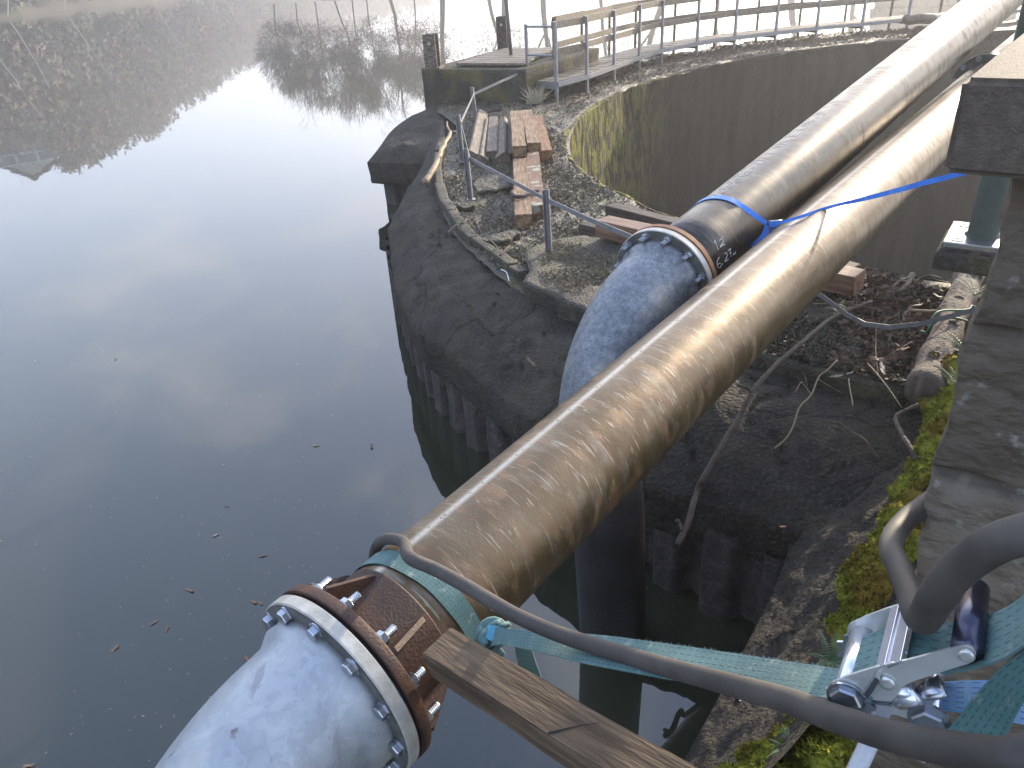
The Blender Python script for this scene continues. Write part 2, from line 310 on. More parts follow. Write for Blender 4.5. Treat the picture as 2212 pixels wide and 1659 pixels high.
def webbing(name, a, b, dark, axis=0, n1=150):
    m = bpy.data.materials.new(name); m.use_nodes = True; t = m.node_tree; n = t.nodes; l = t.links.new; bs = n['Principled BSDF']
    uv = n.new('ShaderNodeUVMap'); s = n.new('ShaderNodeSeparateXYZ'); l(uv.outputs[0], s.inputs[0])
    tc = n.new('ShaderNodeTexCoord'); k = nmask(n, l, tc.outputs['Object'], 14, .35, .65, 6); col = mixf(n, l, a, b, k)
    k2 = nmask(n, l, tc.outputs['Object'], 40, .6, .72, 4); col = mixf(n, l, col, (.36, .38, .30), mth(n, l, 'MULTIPLY', k2, .5))
    # stitched dashes: rows across the width, dashes along the length
    fr = mth(n, l, 'FRACT', mth(n, l, 'MULTIPLY', s.outputs[1], 6)); row = mth(n, l, 'LESS_THAN', mth(n, l, 'ABSOLUTE', mth(n, l, 'SUBTRACT', fr, .5)), .10)
    fl = mth(n, l, 'FRACT', mth(n, l, 'MULTIPLY', s.outputs[0], n1)); da = mth(n, l, 'GREATER_THAN', fl, .45)
    col = mixf(n, l, col, dark, mth(n, l, 'MULTIPLY', mth(n, l, 'MULTIPLY', row, da), .8))
    l(col, bs.inputs['Base Color']); bs.inputs['Roughness'].default_value = .75; bs.inputs['Sheen Weight'].default_value = .1
    wv = n.new('ShaderNodeTexNoise'); wv.inputs['Scale'].default_value = 350; l(tc.outputs['Object'], wv.inputs['Vector']); bp = n.new('ShaderNodeBump'); bp.inputs['Strength'].default_value = .4; bp.inputs['Distance'].default_value = .002; l(wv.outputs[0], bp.inputs['Height']); l(bp.outputs[0], bs.inputs['Normal'])
    return m
M['teal'] = webbing('faded_teal_webbing', (.04, .105, .10), (.085, .165, .155), (.015, .04, .05), n1=80)
M['blueweb'] = webbing('bright_blue_webbing', (.02, .13, .50), (.03, .19, .62), (.02, .1, .4), n1=40)
def strap(name, pa, pb, mat, parent=None, th=.0022, **k):
    o = MB().ribbon(pa, pb, th); ob = mesh(name, o.v, o.f, mat, parent, True, **k); me = ob.data
    ul = me.uv_layers.new(name='UVMap'); acc = [0.0]
    for i in range(1, len(pa)): acc.append(acc[-1] + (V(pa[i]) - V(pa[i - 1])).length)
    for lp in me.loops: q = lp.vertex_index; ul.data[lp.index].uv = (acc[q // 4], (0, 1, 1, 0)[q % 4])
    e = [x for x in me.edges];
    bm = bmesh.new(); bm.from_mesh(me)
    for ed in bm.edges:
        if len(ed.link_faces) == 2 and ed.calc_face_angle(0) > .7: ed.smooth = False
    bm.to_mesh(me); bm.free(); return ob
# ================================================================ SETTING
# ---- survey of the quay: outer edge px, inner rim px (deck plane 2.05 m below the camera)
PAIRS = [((2100, 48), (2100, 70)), ((1980, 58), (1976, 83)), ((1870, 66), (1870, 92)), ((1750, 76), (1757, 105)), ((1600, 93), (1607, 127)), ((1500, 108), (1495, 150)),
         ((1400, 118), (1403, 175)), ((1230, 128), (1340, 197)), ((1080, 160), (1290, 225)), ((985, 205), (1265, 244)), ((940, 232), (1240, 272)),
         ((985, 270), (1231, 297)), ((958, 320), (1231, 318)), ((940, 380), (1240, 344)), ((950, 440), (1265, 369)), ((985, 505), (1306, 394)),
         ((1035, 557), (1356, 422)), ((1085, 597), (1406, 447)), ((1180, 655), (1480, 475)), ((1300, 705), (1600, 515)), ((1500, 745), (1760, 553)),
         ((1645, 768), (1880, 576)), ((1800, 808), (1970, 592)), ((1955, 850), (2060, 606)), ((2060, 880), (2150, 625))]
oc = [V((24, 21.5, 1.0))] + [G(*a) for a, b in PAIRS] + [V((4.2, 2.9, 1.0)), V((9, 2.4, 1.0))]
ic = [V((24, 18.5, 1.0))] + [G(*b) for a, b in PAIRS] + [V((4.9, 4.9, 1.0)), V((9, 5.2, 1.0))]
NP = 420
OP = cr_pts(oc, NP); IP = cr_pts(ic, NP)
NW = 70
vs, fs = [], []
for i in range(NP):
    for j in range(NW):
        p = OP[i].lerp(IP[i], j / (NW - 1)); e = min(j, NW - 1 - j) / 5
        h = .035 * nz(p, 1.1) + .022 * nz(p, 5) + .012 * nz(p, 16, 2)
        h -= .03 * max(0, 1 - e) ** 2; vs.append((p.x, p.y, 1.0 + h))
for i in range(NP - 1):
    for j in range(NW - 1): a = i * NW + j; fs.append((a, a + NW, a + NW + 1, a + 1))
deck = mesh('quay_pavement', vs, fs, M['deck'], smooth=True, kind='structure')
def deckz(p): return 1.0 + .035 * nz(V((p[0], p[1], 1)), 1.1) + .022 * nz(V((p[0], p[1], 1)), 5)

# ---- outer cap (sloping rounded shoulder) and sheet piling below it
CAPP = [((1080, 160), (1060, 175)), ((985, 205), (960, 225)), ((960, 250), (940, 270)), ((958, 320), (915, 348)), ((940, 380), (857, 444)), ((950, 440), (841, 515)), ((985, 505), (852, 600)), ((1035, 557), (894, 698)),
        ((1085, 597), (962, 752)), ((1180, 655), (1064, 835)), ((1300, 735), (1180, 925)), ((1500, 790), (1310, 1010)), ((1645, 815), (1450, 1058)),
        ((1800, 850), (1610, 1100)), ((1955, 885), (1716, 1138)), ((2060, 900), (1800, 1165)), ((2200, 930), (1930, 1190))]
ca = cr_pts([G(*a, -2.12) for a, b in CAPP], 260); cb = cr_pts([G(*b, -2.32) for a, b in CAPP], 260)
vs, fs = [], []; prof = []
for i in range(260):
    A, B = ca[i], cb[i]; dirn = (B - A); dirn.z = 0; inn = -dirn.normalized(); row = []
    row.append(V((A.x, A.y, .80)) + inn * .06); row.append(V((A.x, A.y, .96)) + inn * .03)
    for k in range(27):
        t = k / 26; p = A.lerp(B, t); z = (WZ - 2.09) - .26 * (t ** 1.6) + .035 * math.sin(t * 3.14)
        p = V((p.x, p.y, z)); row.append(p)
    for k in range(1, 9):                    # bullnose and vertical face
        a = k / 8; p = V((B.x, B.y, 0)) + inn * (.02 * a * a); p.z = (WZ - 2.35) - .26 * a + .0; row.append(p)
    p = V((B.x, B.y, row[-1].z - .01)) + inn * .22; row.append(p); row.append(p + V((0, 0, -.02)) + inn * .2)
    for k, q in enumerate(row):
        if k > 1:
            d = .035 * nz(q, 1.3) + .014 * nz(q, 6) + .006 * nz(q, 25, 2)
            ck = abs(nz(q * 1.0 + V((3, 0, 0)), .9)); d -= .03 * max(0, 1 - ck / .02) if k < 28 else 0
            q = q + V((0, 0, d * .8)) + dirn.normalized() * d
        row[k] = q
    prof.append(row)
m = len(prof[0])
for r in prof: vs += r
for i in range(259):
    for j in range(m - 1): a = i * m + j; fs.append((a, a + 1, a + m + 1, a + m))
qw = empty('quay_wall', (0, 0, 0), 'curved dark concrete quay wall with a sloping rounded shoulder above sheet piling', 'quay wall')
mesh('concrete_cap', vs, fs, M['cap'], qw, True)
def sheetpile(path, z0, z1, step=.30, depth=.11):
    acc = [0.0]
    for i in range(1, len(path)): acc.append(acc[-1] + (path[i] - path[i - 1]).length)
    n = int(acc[-1] / .02); vv, ff = [], []; j = 0
    for i in range(n):
        s_ = i * .02
        while acc[j + 1] < s_: j += 1
        t = (s_ - acc[j]) / (acc[j + 1] - acc[j]); p = path[j].lerp(path[j + 1], t); d = (path[j + 1] - path[j]).normalized(); nn = V((d.y, -d.x, 0))
        ph = (s_ / step) % 1; off = min(1, max(0, (abs(ph - .5) * 2 - .30) / .22)) * depth
        w = .012 * nz(p, 8)
        for k in range(9):
            z = z0 + (z1 - z0) * k / 8; q = V((p.x, p.y, z)) + nn * (off + w + .01 * nz(V((p.x, p.y, z)), 12)); vv.append(q)
    for i in range(n - 1):
        for k in range(8): a = i * 9 + k; ff.append((a, a + 1, a + 10, a + 9))
    return vv, ff
pl = [G(*q, -3.05) for q in ((880, 560), (872, 640), (893, 715), (915, 775), (947, 835), (966, 870), (1001, 906), (1030, 942), (1072, 980), (1180, 1062), (1290, 1140), (1358, 1189), (1426, 1230), (1523, 1289), (1577, 1317), (1650, 1352), (1760, 1400))]
pl = [V((p.x, p.y, 0)) for p in pl]
vv, ff = sheetpile(cr_pts(pl, 200), -.8, .56); mesh('sheet_piling', vv, ff, M['pile'], qw, True)

# ---- inner basin wall and floor
vs, fs = [], []; K = 46
bw = IP
for i in range(NP):
    d = (bw[min(i + 1, NP - 1)] - bw[max(i - 1, 0)]).normalized(); nn = V((-d.y, d.x, 0)); tow = (bw[i] - OP[i]).normalized(); nn = nn if nn.dot(tow) > 0 else -nn
    for k in range(K):
        t = k / (K - 1); z = .99 - 8.2 * t ** 1.7 if k > 1 else (1.0, .985)[k]
        p = V((bw[i].x, bw[i].y, z)) + nn * ((-.05, .0)[min(k, 1)]); p += nn * (.05 * nz(p, .9) + .03 * nz(V((p.x, p.y, p.z * .5)), 3.5))
        vs.append(p)
for i in range(NP - 1):
    for k in range(K - 1): a = i * K + k; fs.append((a, a + K, a + K + 1, a + 1))
mesh('basin_wall', vs, fs, M['basin'], smooth=True, label='tall curved inner wall of the basin, yellow-green moss at its sunlit end', cat='wall')
mesh('basin_floor', [(-1, 3, -7), (26, 3, -7), (26, 24, -7), (-1, 24, -7)], [(0, 1, 2, 3)], M['basin'], kind='structure')

# ---- water
def ex_water():
    m = bpy.data.materials.new('lake_water'); m.use_nodes = True; t = m.node_tree; n = t.nodes; l = t.links.new; b = n['Principled BSDF']; tc = n.new('ShaderNodeTexCoord')
    k = nmask(n, l, tc.outputs['Object'], .35, .35, .65, 4); l(mixf(n, l, (.021, .023, .014), (.028, .030, .018), k), b.inputs['Base Color'])
    b.inputs['Roughness'].default_value = .012; b.inputs['IOR'].default_value = 1.42; b.inputs['Specular IOR Level'].default_value = .95
    a = n.new('ShaderNodeTexNoise'); a.inputs['Scale'].default_value = 1.3; a.inputs['Detail'].default_value = 3; a.inputs['Distortion'].default_value = .4
    mp = n.new('ShaderNodeMapping'); mp.inputs['Scale'].default_value = (.5, .9, 1); l(tc.outputs['Object'], mp.inputs[0]); l(mp.outputs[0], a.inputs['Vector'])
    bp = n.new('ShaderNodeBump'); bp.inputs['Strength'].default_value = .035; bp.inputs['Distance'].default_value = .02; l(a.outputs[0], bp.inputs['Height']); l(bp.outputs[0], b.inputs['Normal'])
    return m
M['water'] = ex_water()
hole = [OP[i].lerp(IP[i], .45) for i in range(8, NP - 8, 6)]
hole = [V((p.x, p.y, 0)) for p in hole] + [V((9, 3.6, 0)), V((23, 3.6, 0)), V((24, 19.6, 0))]
bm = bmesh.new(); R_ = 900
oring = [bm.verts.new((R_ * math.cos(a * math.pi / 24), R_ * math.sin(a * math.pi / 24), 0)) for a in range(48)]
hr = [bm.verts.new(p) for p in hole]
ed = [bm.edges.new((oring[i], oring[(i + 1) % 48])) for i in range(48)] + [bm.edges.new((hr[i], hr[(i + 1) % len(hr)])) for i in range(len(hr))]
bmesh.ops.triangle_fill(bm, edges=ed, use_beauty=True)
bm.normal_update()
for f in bm.faces:
    if f.normal.z < 0: f.normal_flip()
me = bpy.data.meshes.new('water'); bm.to_mesh(me); bm.free(); me.materials.append(M['water']); wo = bpy.data.objects.new('water', me); COL.objects.link(wo); wo['kind'] = 'structure'

# ---- stone bastion on the left
zb = [((792, 343), -2.36), ((815, 315), -2.3), ((845, 275), -2.22), ((878, 250), -2.14), ((905, 238), -2.10), ((960, 225), -2.06)]
top = [G(*q, z) for q, z in zb]
fr = [G(792, 343, -2.36), G(860, 346, -2.36), G(915, 345, -2.36), G(980, 345, -2.36)]
bs = empty('stone_platform', (0, 0, 0), 'dark rocky platform with sloping top jutting from the left of the quay over the water', 'platform')
vs, fs = [], []; nn_ = 60
back = cr_pts(top, nn_)
f0 = G(792, 343, -2.36); f1 = G(1010, 350, -2.30); b1 = G(1060, 215, -2.04)
rowsn = 40
for i in range(nn_):
    L0 = back[i]; t = i / (nn_ - 1); R0 = f1.lerp(b1, t)
    for j in range(rowsn):
        s_ = j / (rowsn - 1); p = L0.lerp(R0, s_); e = min(i / 5, j / 4, 1); hump = .10 * math.sin(min(1, s_ * 2) * 1.57) * (1 - t) * e
        z = p.z + hump + .07 * nz(p, 1.4) * e + .03 * nz(p, 5) * e - (.05 * (1 - e) ** 2)
        vs.append(V((p.x, p.y, z)))
for i in range(nn_ - 1):
    for j in range(rowsn - 1): a = i * rowsn + j; fs.append((a, a + 1, a + rowsn + 1, a + rowsn))
# skirts: front (i=0) and left (j=0)
edge = [vs[i * rowsn] for i in range(nn_ - 1, -1, -1)] + [vs[j] for j in range(1, rowsn)]
base = len(vs); ns = 7
cen = V((.2, 14, 0))
for p in edge:
    for k in range(ns):
        q = V((p.x, p.y, p.z - .30 * k / (ns - 1))); q += V((.03 * nz(q, 3), .03 * nz(q + V((5, 5, 5)), 3), 0)) * (1 if k else 0)
        if k == ns - 1: q += (cen - q).normalized() * 0.02
        vs.append(q)
for i in range(len(edge) - 1):
    for k in range(ns - 1): a = base + i * ns + k; fs.append((a, a + 1, a + ns + 1, a + ns))
b2 = len(vs)
for i, p in enumerate(edge):
    q = vs[base + i * ns + ns - 1]; w = V((cen.x - q.x, cen.y - q.y, 0)).normalized() * .25; vs.append(q + w)
for i in range(len(edge) - 1): fs.append((base + i * ns + ns - 1, b2 + i, b2 + i + 1, base + (i + 1) * ns + ns - 1))
mesh('concrete_cap', vs, fs, M['cap'], bs, True)
bp_ = [V((vs[b2 + i].x, vs[b2 + i].y, 0)) for i in range(0, len(edge), 3)]
vv, ff = sheetpile(bp_, -.8, .52, .4, .08); mesh('sheet_piling', vv, ff, M['pile'], bs, True)

# ---- lower apron on the right, moss ledge above it
rowsp = [((1800, 1060), (1975, 985)), ((1716, 1138), (1940, 1070)), ((1700, 1200), (1900, 1150)), ((1663, 1294), (1853, 1263)), ((1603, 1410), (1812, 1388)), ((1540, 1530), (1712, 1520)), ((1470, 1659), (1613, 1659)), ((1380, 1850), (1480, 1850)), ((1200, 2300), (1260, 2300))]
la = cr_pts([G(*a, -2.40) for a, b in rowsp], 90); rb = cr_pts([G(*b, -2.02) for a, b in rowsp], 90)
vs, fs = [], []
for i in range(90):
    row = []
    for k in range(8): q = la[i].copy(); q.z = -.6 + (q.z + .6) * k / 7; row.append(q + V((.0, 0, 0)))
    for k in range(1, 34):
        t = k / 33; q = la[i].lerp(rb[i], t); q.z += .03 * nz(q, 3) + .03 * nz(q, 9) + .012 * nz(q, 30, 2) - .0; row.append(q)
    row.append(rb[i] + (rb[i] - la[i]) * .5 + V((0, 0, .1)))
    vs += row
m = len(row)
for i in range(89):
    for j in range(m - 1): a = i * m + j; fs.append((a, a + m, a + m + 1, a + 1))
ap = mesh('sloping_apron', vs, fs, M['cap'], smooth=True, label='dark crumbling concrete apron sloping down to the water below the mossy ledge', cat='apron')
ML = [((2100, 700), 0), ((2060, 770), 0), ((2020, 870), 0), ((1985, 960), 0), ((1950, 1060), 0), ((1895, 1180), 0), ((1853, 1275), 0), ((1812, 1388), 0), ((1712, 1520), 0), ((1600, 1659), 0), ((1440, 1870), 0), ((1200, 2300), 0)]
ml = cr_pts([G(*a, -1.96) for a, _ in ML], 150); MW = V((.76, -.64, 0))
vs, fs = [], []; mrow = 46
for i in range(150):
    for k in range(mrow):
        t = k / (mrow - 1); p = ml[i] + MW * (t * 1.1); z = (WZ - 2.02) + .24 * (1 - math.exp(-t * 9)) + .10 * t
        lump = .10 * abs(nz(p, 4)) + .035 * nz(p, 12); p = V((p.x, p.y, z + lump)) - MW * (lump * (1 - t))
        vs.append(p)
for i in range(149):
    for k in range(mrow - 1): a = i * mrow + k; fs.append((a, a + 1, a + mrow + 1, a + mrow))
def ex_moss(n, l, col, tc, mpn, b):
    k = nmask(n, l, tc.outputs['Object'], 5.5, .50, .60, 5); return mixf(n, l, col, (.20, .12, .025), mth(n, l, 'MULTIPLY', k, .8))
M['moss'] = pm('cushion_moss', [(.12, .14, .02), (.33, .34, .04), (.54, .52, .09)], 22, .9, .8, 110, 0, extra=ex_moss, dist=.02, spec=.1)
ledge = mesh('mossy_ledge', vs, fs, M['moss'], smooth=True, label='stone ledge smothered in bright yellow-green and brown cushion moss at the foot of the parapet', cat='ledge')
# tufts of moss as many tiny leaves: nobody could count them
P0 = np.array([tuple(v) for v in vs]).reshape(150, mrow, 3)
NT = 110000; ii = rng.integers(0, 148, NT); kk = (rng.random(NT) ** 1.5 * (mrow - 10)).astype(int); u_ = rng.random((NT, 2))
a0 = P0[ii, kk]; a1 = P0[ii + 1, kk]; a2 = P0[ii, kk + 1]; c = a0 + (a1 - a0) * u_[:, :1] + (a2 - a0) * u_[:, 1:]
def tris(c, size, up=0.6, jit=1.0, quad=False):
    n = len(c); d = rng.normal(size=(n, 3)); d[:, 2] = np.abs(d[:, 2]) * up + .3 * up; d /= np.linalg.norm(d, axis=1)[:, None]
    s_ = rng.normal(size=(n, 3)); s_ -= (s_ * d).sum(1)[:, None] * d; s_ /= np.linalg.norm(s_, axis=1)[:, None]; L_ = (size * (.5 + rng.random(n)))[:, None]
    v = np.stack([c - s_ * L_ * .35, c + s_ * L_ * .35, c + d * L_], 1).reshape(-1, 3); f = np.arange(n * 3).reshape(-1, 3); return v, f
v, f = tris(c - np.array([0, 0, .003]), .016); mesh('moss_tufts', v.tolist(), f.tolist(), M['moss'], kind='stuff', label='fine green and brown moss fronds growing over the ledge', cat='moss')

# ---- grit, shell bits and leaf litter on the pavement
def litter(name, n, size, mat, jlo, jhi, ilo=0, ihi=NP - 1, flat=.35, lab=''):
    i = rng.integers(ilo, ihi, n); t = rng.uniform(jlo, jhi, n); O = np.array([tuple(p) for p in OP]); I = np.array([tuple(p) for p in IP]); fr_ = rng.random(n)
    p = (O[i] + (O[np.minimum(i + 1, NP - 1)] - O[i]) * fr_[:, None]) * (1 - t)[:, None] + (I[i] + (I[np.minimum(i + 1, NP - 1)] - I[i]) * fr_[:, None]) * t[:, None]
    cl = np.array([mnoise.noise(V(q) * 1.7) + .6 * mnoise.noise(V(q) * 5) for q in p]); keep = cl > rng.uniform(-.6, .5, n); p = p[keep]
    for q in p: q[2] = deckz(q) + .004
    v, f = tris(p, size, flat); return mesh(name, v.tolist(), f.tolist(), mat, kind='stuff', label=lab, cat='litter')
M['grit'] = pm('grit_and_bits', [(.06, .048, .03), (.19, .155, .095), (.36, .31, .21)], 40, .8, 0)
M['black2'] = pm('wet_dirt', [(.02, .016, .012), (.04, .033, .024)], 20, .7, 0)
M['litter'] = pm('rotting_leaf_litter', [(.06, .035, .022), (.17, .10, .06), (.28, .19, .12)], 20, .8, 0)
litter('grit', 90000, .026, M['grit'], .03, .97, 60, 415, .5, lab='grit and broken shell scattered over the quay pavement')
litter('leaf_litter', 9000, .05, M['litter'], .03, .9, 10, 150, .25, lab='dead leaves and straw caught along the far edge of the quay')
litter('twig_litter', 5000, .05, M['litter'], .1, .95, 375, 415, .25, lab='bits of dead leaf and bark lying on the shaded quay beside the log')

# ---- concrete slabs on the quay
def slab(name, px, ztop, th, label, mat='slab', seed=0):
    P = [G(*q, ztop) for q in px]; P.append(P[0]); n = 120; acc = []; 
    tot = sum((P[i + 1] - P[i]).length for i in range(len(P) - 1)); ring = []
    for i in range(len(P) - 1):
        L_ = (P[i + 1] - P[i]).length; k = max(2, int(n * L_ / tot))
        for j in range(k): ring.append(P[i].lerp(P[i + 1], j / k))
    c = sum(ring, V()) / len(ring); R = 22; vs, fs = [], []; m = len(ring)
    for r in range(R):
        t = 1 - (r / R) ** 1.0
        for p in ring:
            q = c + (p - c) * t; e = V((.02 * nz(q, 4), .02 * nz(q + V((9, 0, 0)), 4), 0)) * (1 if r == 0 else .5)
            q = q + e; q.z = P[0].z + .014 * nz(q, 5) + .008 * nz(q, 22, 2) - (.012 if r == 0 else 0); vs.append(q)
    for r in range(R - 1):
        for k in range(m): a = r * m + k; b = r * m + (k + 1) % m; fs.append((a, b, b + m, a + m))
    fs.append(tuple((R - 1) * m + k for k in range(m)))
    b0 = len(vs)
    for s_ in range(1, 5):
        for k in range(m):
            q = vs[k].copy(); q.z -= th * s_ / 4; o = (q - c); o.z = 0; q += o.normalized() * (.012 * nz(q, 9) - .004 * s_); vs.append(q)
    for s_ in range(4):
        for k in range(m):
            a = (k if s_ == 0 else b0 + (s_ - 1) * m + k); b = ((k + 1) % m if s_ == 0 else b0 + (s_ - 1) * m + (k + 1) % m)
            c1 = b0 + s_ * m + k; d1 = b0 + s_ * m + (k + 1) % m; fs.append((a, c1, d1, b))
    return mesh(name, vs, fs, M[mat], smooth=True, label=label, cat='slab')
slab('concrete_slab', [(1131, 545), (1165, 525), (1210, 512), (1330, 503), (1480, 520), (1560, 600), (1400, 740), (1256, 662), (1129, 607), (1146, 582)], -1.96, .13, 'large weathered concrete slab under the galvanised post nearest the pipes')
slab('concrete_slab', [(1500, 700), (1600, 600), (1760, 556), (1880, 580), (1970, 596), (2058, 610), (2075, 700), (1955, 846), (1800, 806), (1645, 765)], -2.0, .14, 'broad damp concrete slab right of the pipes, littered with leaves and twigs')
slab('flat_stone', [(1061, 508), (1085, 500), (1115, 495), (1125, 501), (1098, 515), (1075, 521), (1050, 520), (1026, 512)], -1.98, .07, 'thin broken flagstone with a shadowed edge beside the curved kerb stones', 'slab')
slab('flat_stone', [(1021, 397), (1040, 378), (1075, 376), (1098, 392), (1105, 402), (1060, 412), (1030, 414)], -2.0, .04, 'pale mossy flagstone between the leaning post and the timbers', 'slab')
slab('flat_stone', [(986, 442), (1010, 435), (1028, 433), (1026, 443), (1000, 449)], -1.99, .06, 'small flat stone lying at the foot of the leaning post', 'slab')
def slab_litter(name, quad, z, n, size, mat, flat, lab, thr):
    c = [G(*q, z) for q in quad]; pts = []
    while len(pts) < n:
        a, b = random.random(), random.random(); p = c[0].lerp(c[1], a).lerp(c[3].lerp(c[2], a), b)
        if mnoise.noise(p * 2.6) + .5 * mnoise.noise(p * 9) > random.uniform(thr - .35, thr + .35): pts.append((p.x, p.y, p.z + .008 + .014 * nz(p, 5)))
    v, f = tris(np.array(pts), size, flat); return mesh(name, v.tolist(), f.tolist(), mat, kind='stuff', label=lab, cat='litter')
RQ = [(1655, 760), (1950, 835), (2050, 620), (1780, 562)]
slab_litter('slab_grit', RQ, -2.0, 14000, .018, M['grit'], .5, 'grit and crumbs lying on the right slab', 0)
slab_litter('slab_leaf_litter', [(1800, 790), (1965, 835), (2050, 625), (1860, 590)], -2.0, 1500, .05, M['litter'], .25, 'torn dead leaves and bark lying on the right slab', .05)
slab_litter('slab_dirt', RQ, -2.0, 9000, .03, M['black2'], .12, 'dark wet dirt caught in hollows of the right slab', .15)
slab_litter('slab_grit', [(1140, 590), (1330, 690), (1480, 560), (1200, 520)], -1.96, 7000, .014, M['grit'], .5, 'grit and crumbs lying on the large left slab', 0)
# ---- curved row of kerb stones
kp = [(955, 318), (948, 345), (946, 375), (950, 412), (962, 448), (978, 473), (996, 504), (1028, 534), (1071, 562), (1109, 594), (1133, 612)]
cond = ['pale kerb stone at the far end of the curved row beside the long pale stick', 'chipped kerb stone next to the middle of the pale stick', 'kerb stone with a notched inner edge beside the thick end of the pale stick', 'sunlit kerb stone level with the foot of the leaning post', 'kerb stone half buried in litter just past the leaning post', 'twig-covered kerb stone left of the front timber pair', 'kerb stone beside the heap of dry twigs', 'long angular kerb stone left of the thin broken flagstone', 'split kerb stone below the thin broken flagstone', 'nearest kerb stone, bright on top, touching the corner of the large slab']
for i in range(len(kp) - 1):
    a, b = G(*kp[i], -2.08), G(*kp[i + 1], -2.08); d = (b - a); L_ = d.length; d.normalize(); s_ = V((d.y, -d.x, 0)) * -1; c = (a + b) / 2
    q = MB().box((0, 0, 0), d, s_, V((0, 0, 1)), L_ / 2 * .94, .038 + .014 * random.random(), .09, .014)
    q.v = [p + V((.012 * nz(p + c, 7), .012 * nz(p + c, 8), .012 * nz(p + c, 6))) for p in q.v]
    o = q.build('kerb_stone', M['slab'], smooth=True, label=cond[i], cat='kerb stone', group='kerb stones along the curved quay edge'); o.location = c + V((0, 0, .0)); o.rotation_euler = (random.uniform(-.06, .06), random.uniform(-.06, .06), 0)
# ================================================================ CONCRETE BLOCK WITH HATCH, BOLLARDS
X_, Y_, Z_ = V((1, 0, 0)), V((0, 1, 0)), V((0, 0, 1))
_b = G(921, 219); zt = onv(912, 151, _b.x, _b.y) - WZ; print('block top', zt)
bx = [G(912, 151, zt), G(1131, 152, zt), G(1293, 103, zt), G(1076, 108, zt)]
blk = empty('hatch_block', V((bx[0].x, bx[0].y, .9)), 'big square concrete block with mossy top edges and a wooden hatch at the quay corner', 'concrete block')
def rough_prism(poly, z0, z1, n=26, amp=.02):
    vs, fs = [], []; ring = []
    for i in range(4):
        a, b = poly[i], poly[(i + 1) % 4]
        for k in range(n): ring.append(a.lerp(b, k / n))
    c = sum(poly, V()) / 4; m = len(ring); H = 12
    for h in range(H + 1):
        for p in ring:
            q = V((p.x, p.y, z0 + (z1 - z0) * h / H)); q += V((nz(q, 3), nz(q + V((4, 4, 4)), 3), 0)) * amp; vs.append(q)
    for r in range(1, 16):
        for p in ring: q = c + (p - c) * (1 - r / 16); q.z = z1 + amp * .6 * nz(q, 4) + .004; vs.append(q)
    R = H + 16
    for r in range(R - 1):
        for k in range(m): a = r * m + k; b = r * m + (k + 1) % m; fs.append((a, b, b + m, a + m))
    return vs, fs
vs, fs = rough_prism([V((p.x, p.y, 0)) for p in bx], .75, WZ + zt); mesh('concrete_body', vs, fs, M['block'], blk, True)
hx = [G(1106, 141, zt), G(1130 - 26, 141, zt)]
h4 = [G(985, 141, zt + .03), G(1127, 142, zt + .03), G(1205, 106, zt + .03), G(1090, 108, zt + .03)]
hm = MB()
for k in range(9):
    t0, t1 = k / 9 + .009, (k + 1) / 9 - .009
    a, b, c, d = h4[0].lerp(h4[3], t0), h4[1].lerp(h4[2], t0), h4[1].lerp(h4[2], t1), h4[0].lerp(h4[3], t1)
    hm.prism([a, b, c, d], V((0, 0, .035)))
hm.build('wooden_hatch', M['board'], blk)
def bollard(px_b, px_t, w, label, mat, hole=True):
    b = G(*px_b, zt); x, y = b.x, b.y; z1 = onv(*px_t, x, y); r = empty('bollard', V((x, y, WZ + zt)), label, 'bollard', 'bollards standing on the concrete block')
    q = MB(); d1, d2 = V((.97, -.24, 0)), V((.24, .97, 0)); hh = (z1 - b.z) / 2
    c = V((x, y, b.z + hh)); q.box(c - d2 * w * .45, d1, d2, Z_, w / 2, .014, hh, .003).box(c + d2 * w * .45, d1, d2, Z_, w / 2, .014, hh, .003).box(c, d2, d1, Z_, w * .42, .012, hh)
    q.build('beam_post', mat, r)
    MB().box(V((x, y, b.z + .012)), d1, d2, Z_, w * .75, w * .75, .012, .003).build('foot_plate', mat, r)
    if hole: MB().lathe(V((x, y, z1 - .14)) - d2 * (w * .45 + .016), -d2, [(0, .026), (.003, .026)], 12, True).build('eye_hole', M['paleleaf'], r)
bollard((936, 147), (930, 73), .21, 'weathered grey steel bollard at the left corner of the concrete block', M['timber2'])
bollard((1088, 109), (1083, 35), .19, 'dark brown steel bollard at the back of the concrete block', M['timberdark'])
b = G(1104, 119, zt + .06); MB().sweep([b, V((b.x - .05, b.y, b.z + 1.1)), V((b.x - .10, b.y, b.z + 2.4))], [.032] * 3, 12).build('mooring_pole', M['alu'], smooth=True, label='tall thin grey pole standing on the wooden hatch and leaving the top of the picture', cat='pole')

# ================================================================ WALKWAY
near = [((1203, 217), (1197, 47)), ((1268, 198), (1262, 37)), ((1326, 175), (1324, 19)), ((1380, 153), (1378, 6)), ((1428, 137), (1432, -8)), ((1504, 121), None), ((1585, 108), None), ((1673, 97), None), ((1761, 86), None), ((1859, 77), None), ((1957, 66), None), ((2060, 58), None)]
nb = [G(*a) for a, _ in near]; DH = .28; PH = onv(1197, 47, nb[0].x, nb[0].y) - nb[0].z; print('PH', PH)
ends = nb[-1] + (nb[-1] - nb[-2]); nb += [ends, ends + (ends - nb[-2])]
def side(i):
    d = (nb[min(i + 1, len(nb) - 1)] - nb[max(i - 1, 0)]).normalized(); return d, V((-d.y, d.x, 0))
walk = empty('footbridge', nb[0], 'curved raised walkway with plank deck and board railings along the far rim of the basin', 'walkway')
fb = [nb[i] + side(i)[1] * .62 for i in range(len(nb))]
fb[0] = G(1142, 213)
deckm = MB(); z0 = nb[0].z + DH
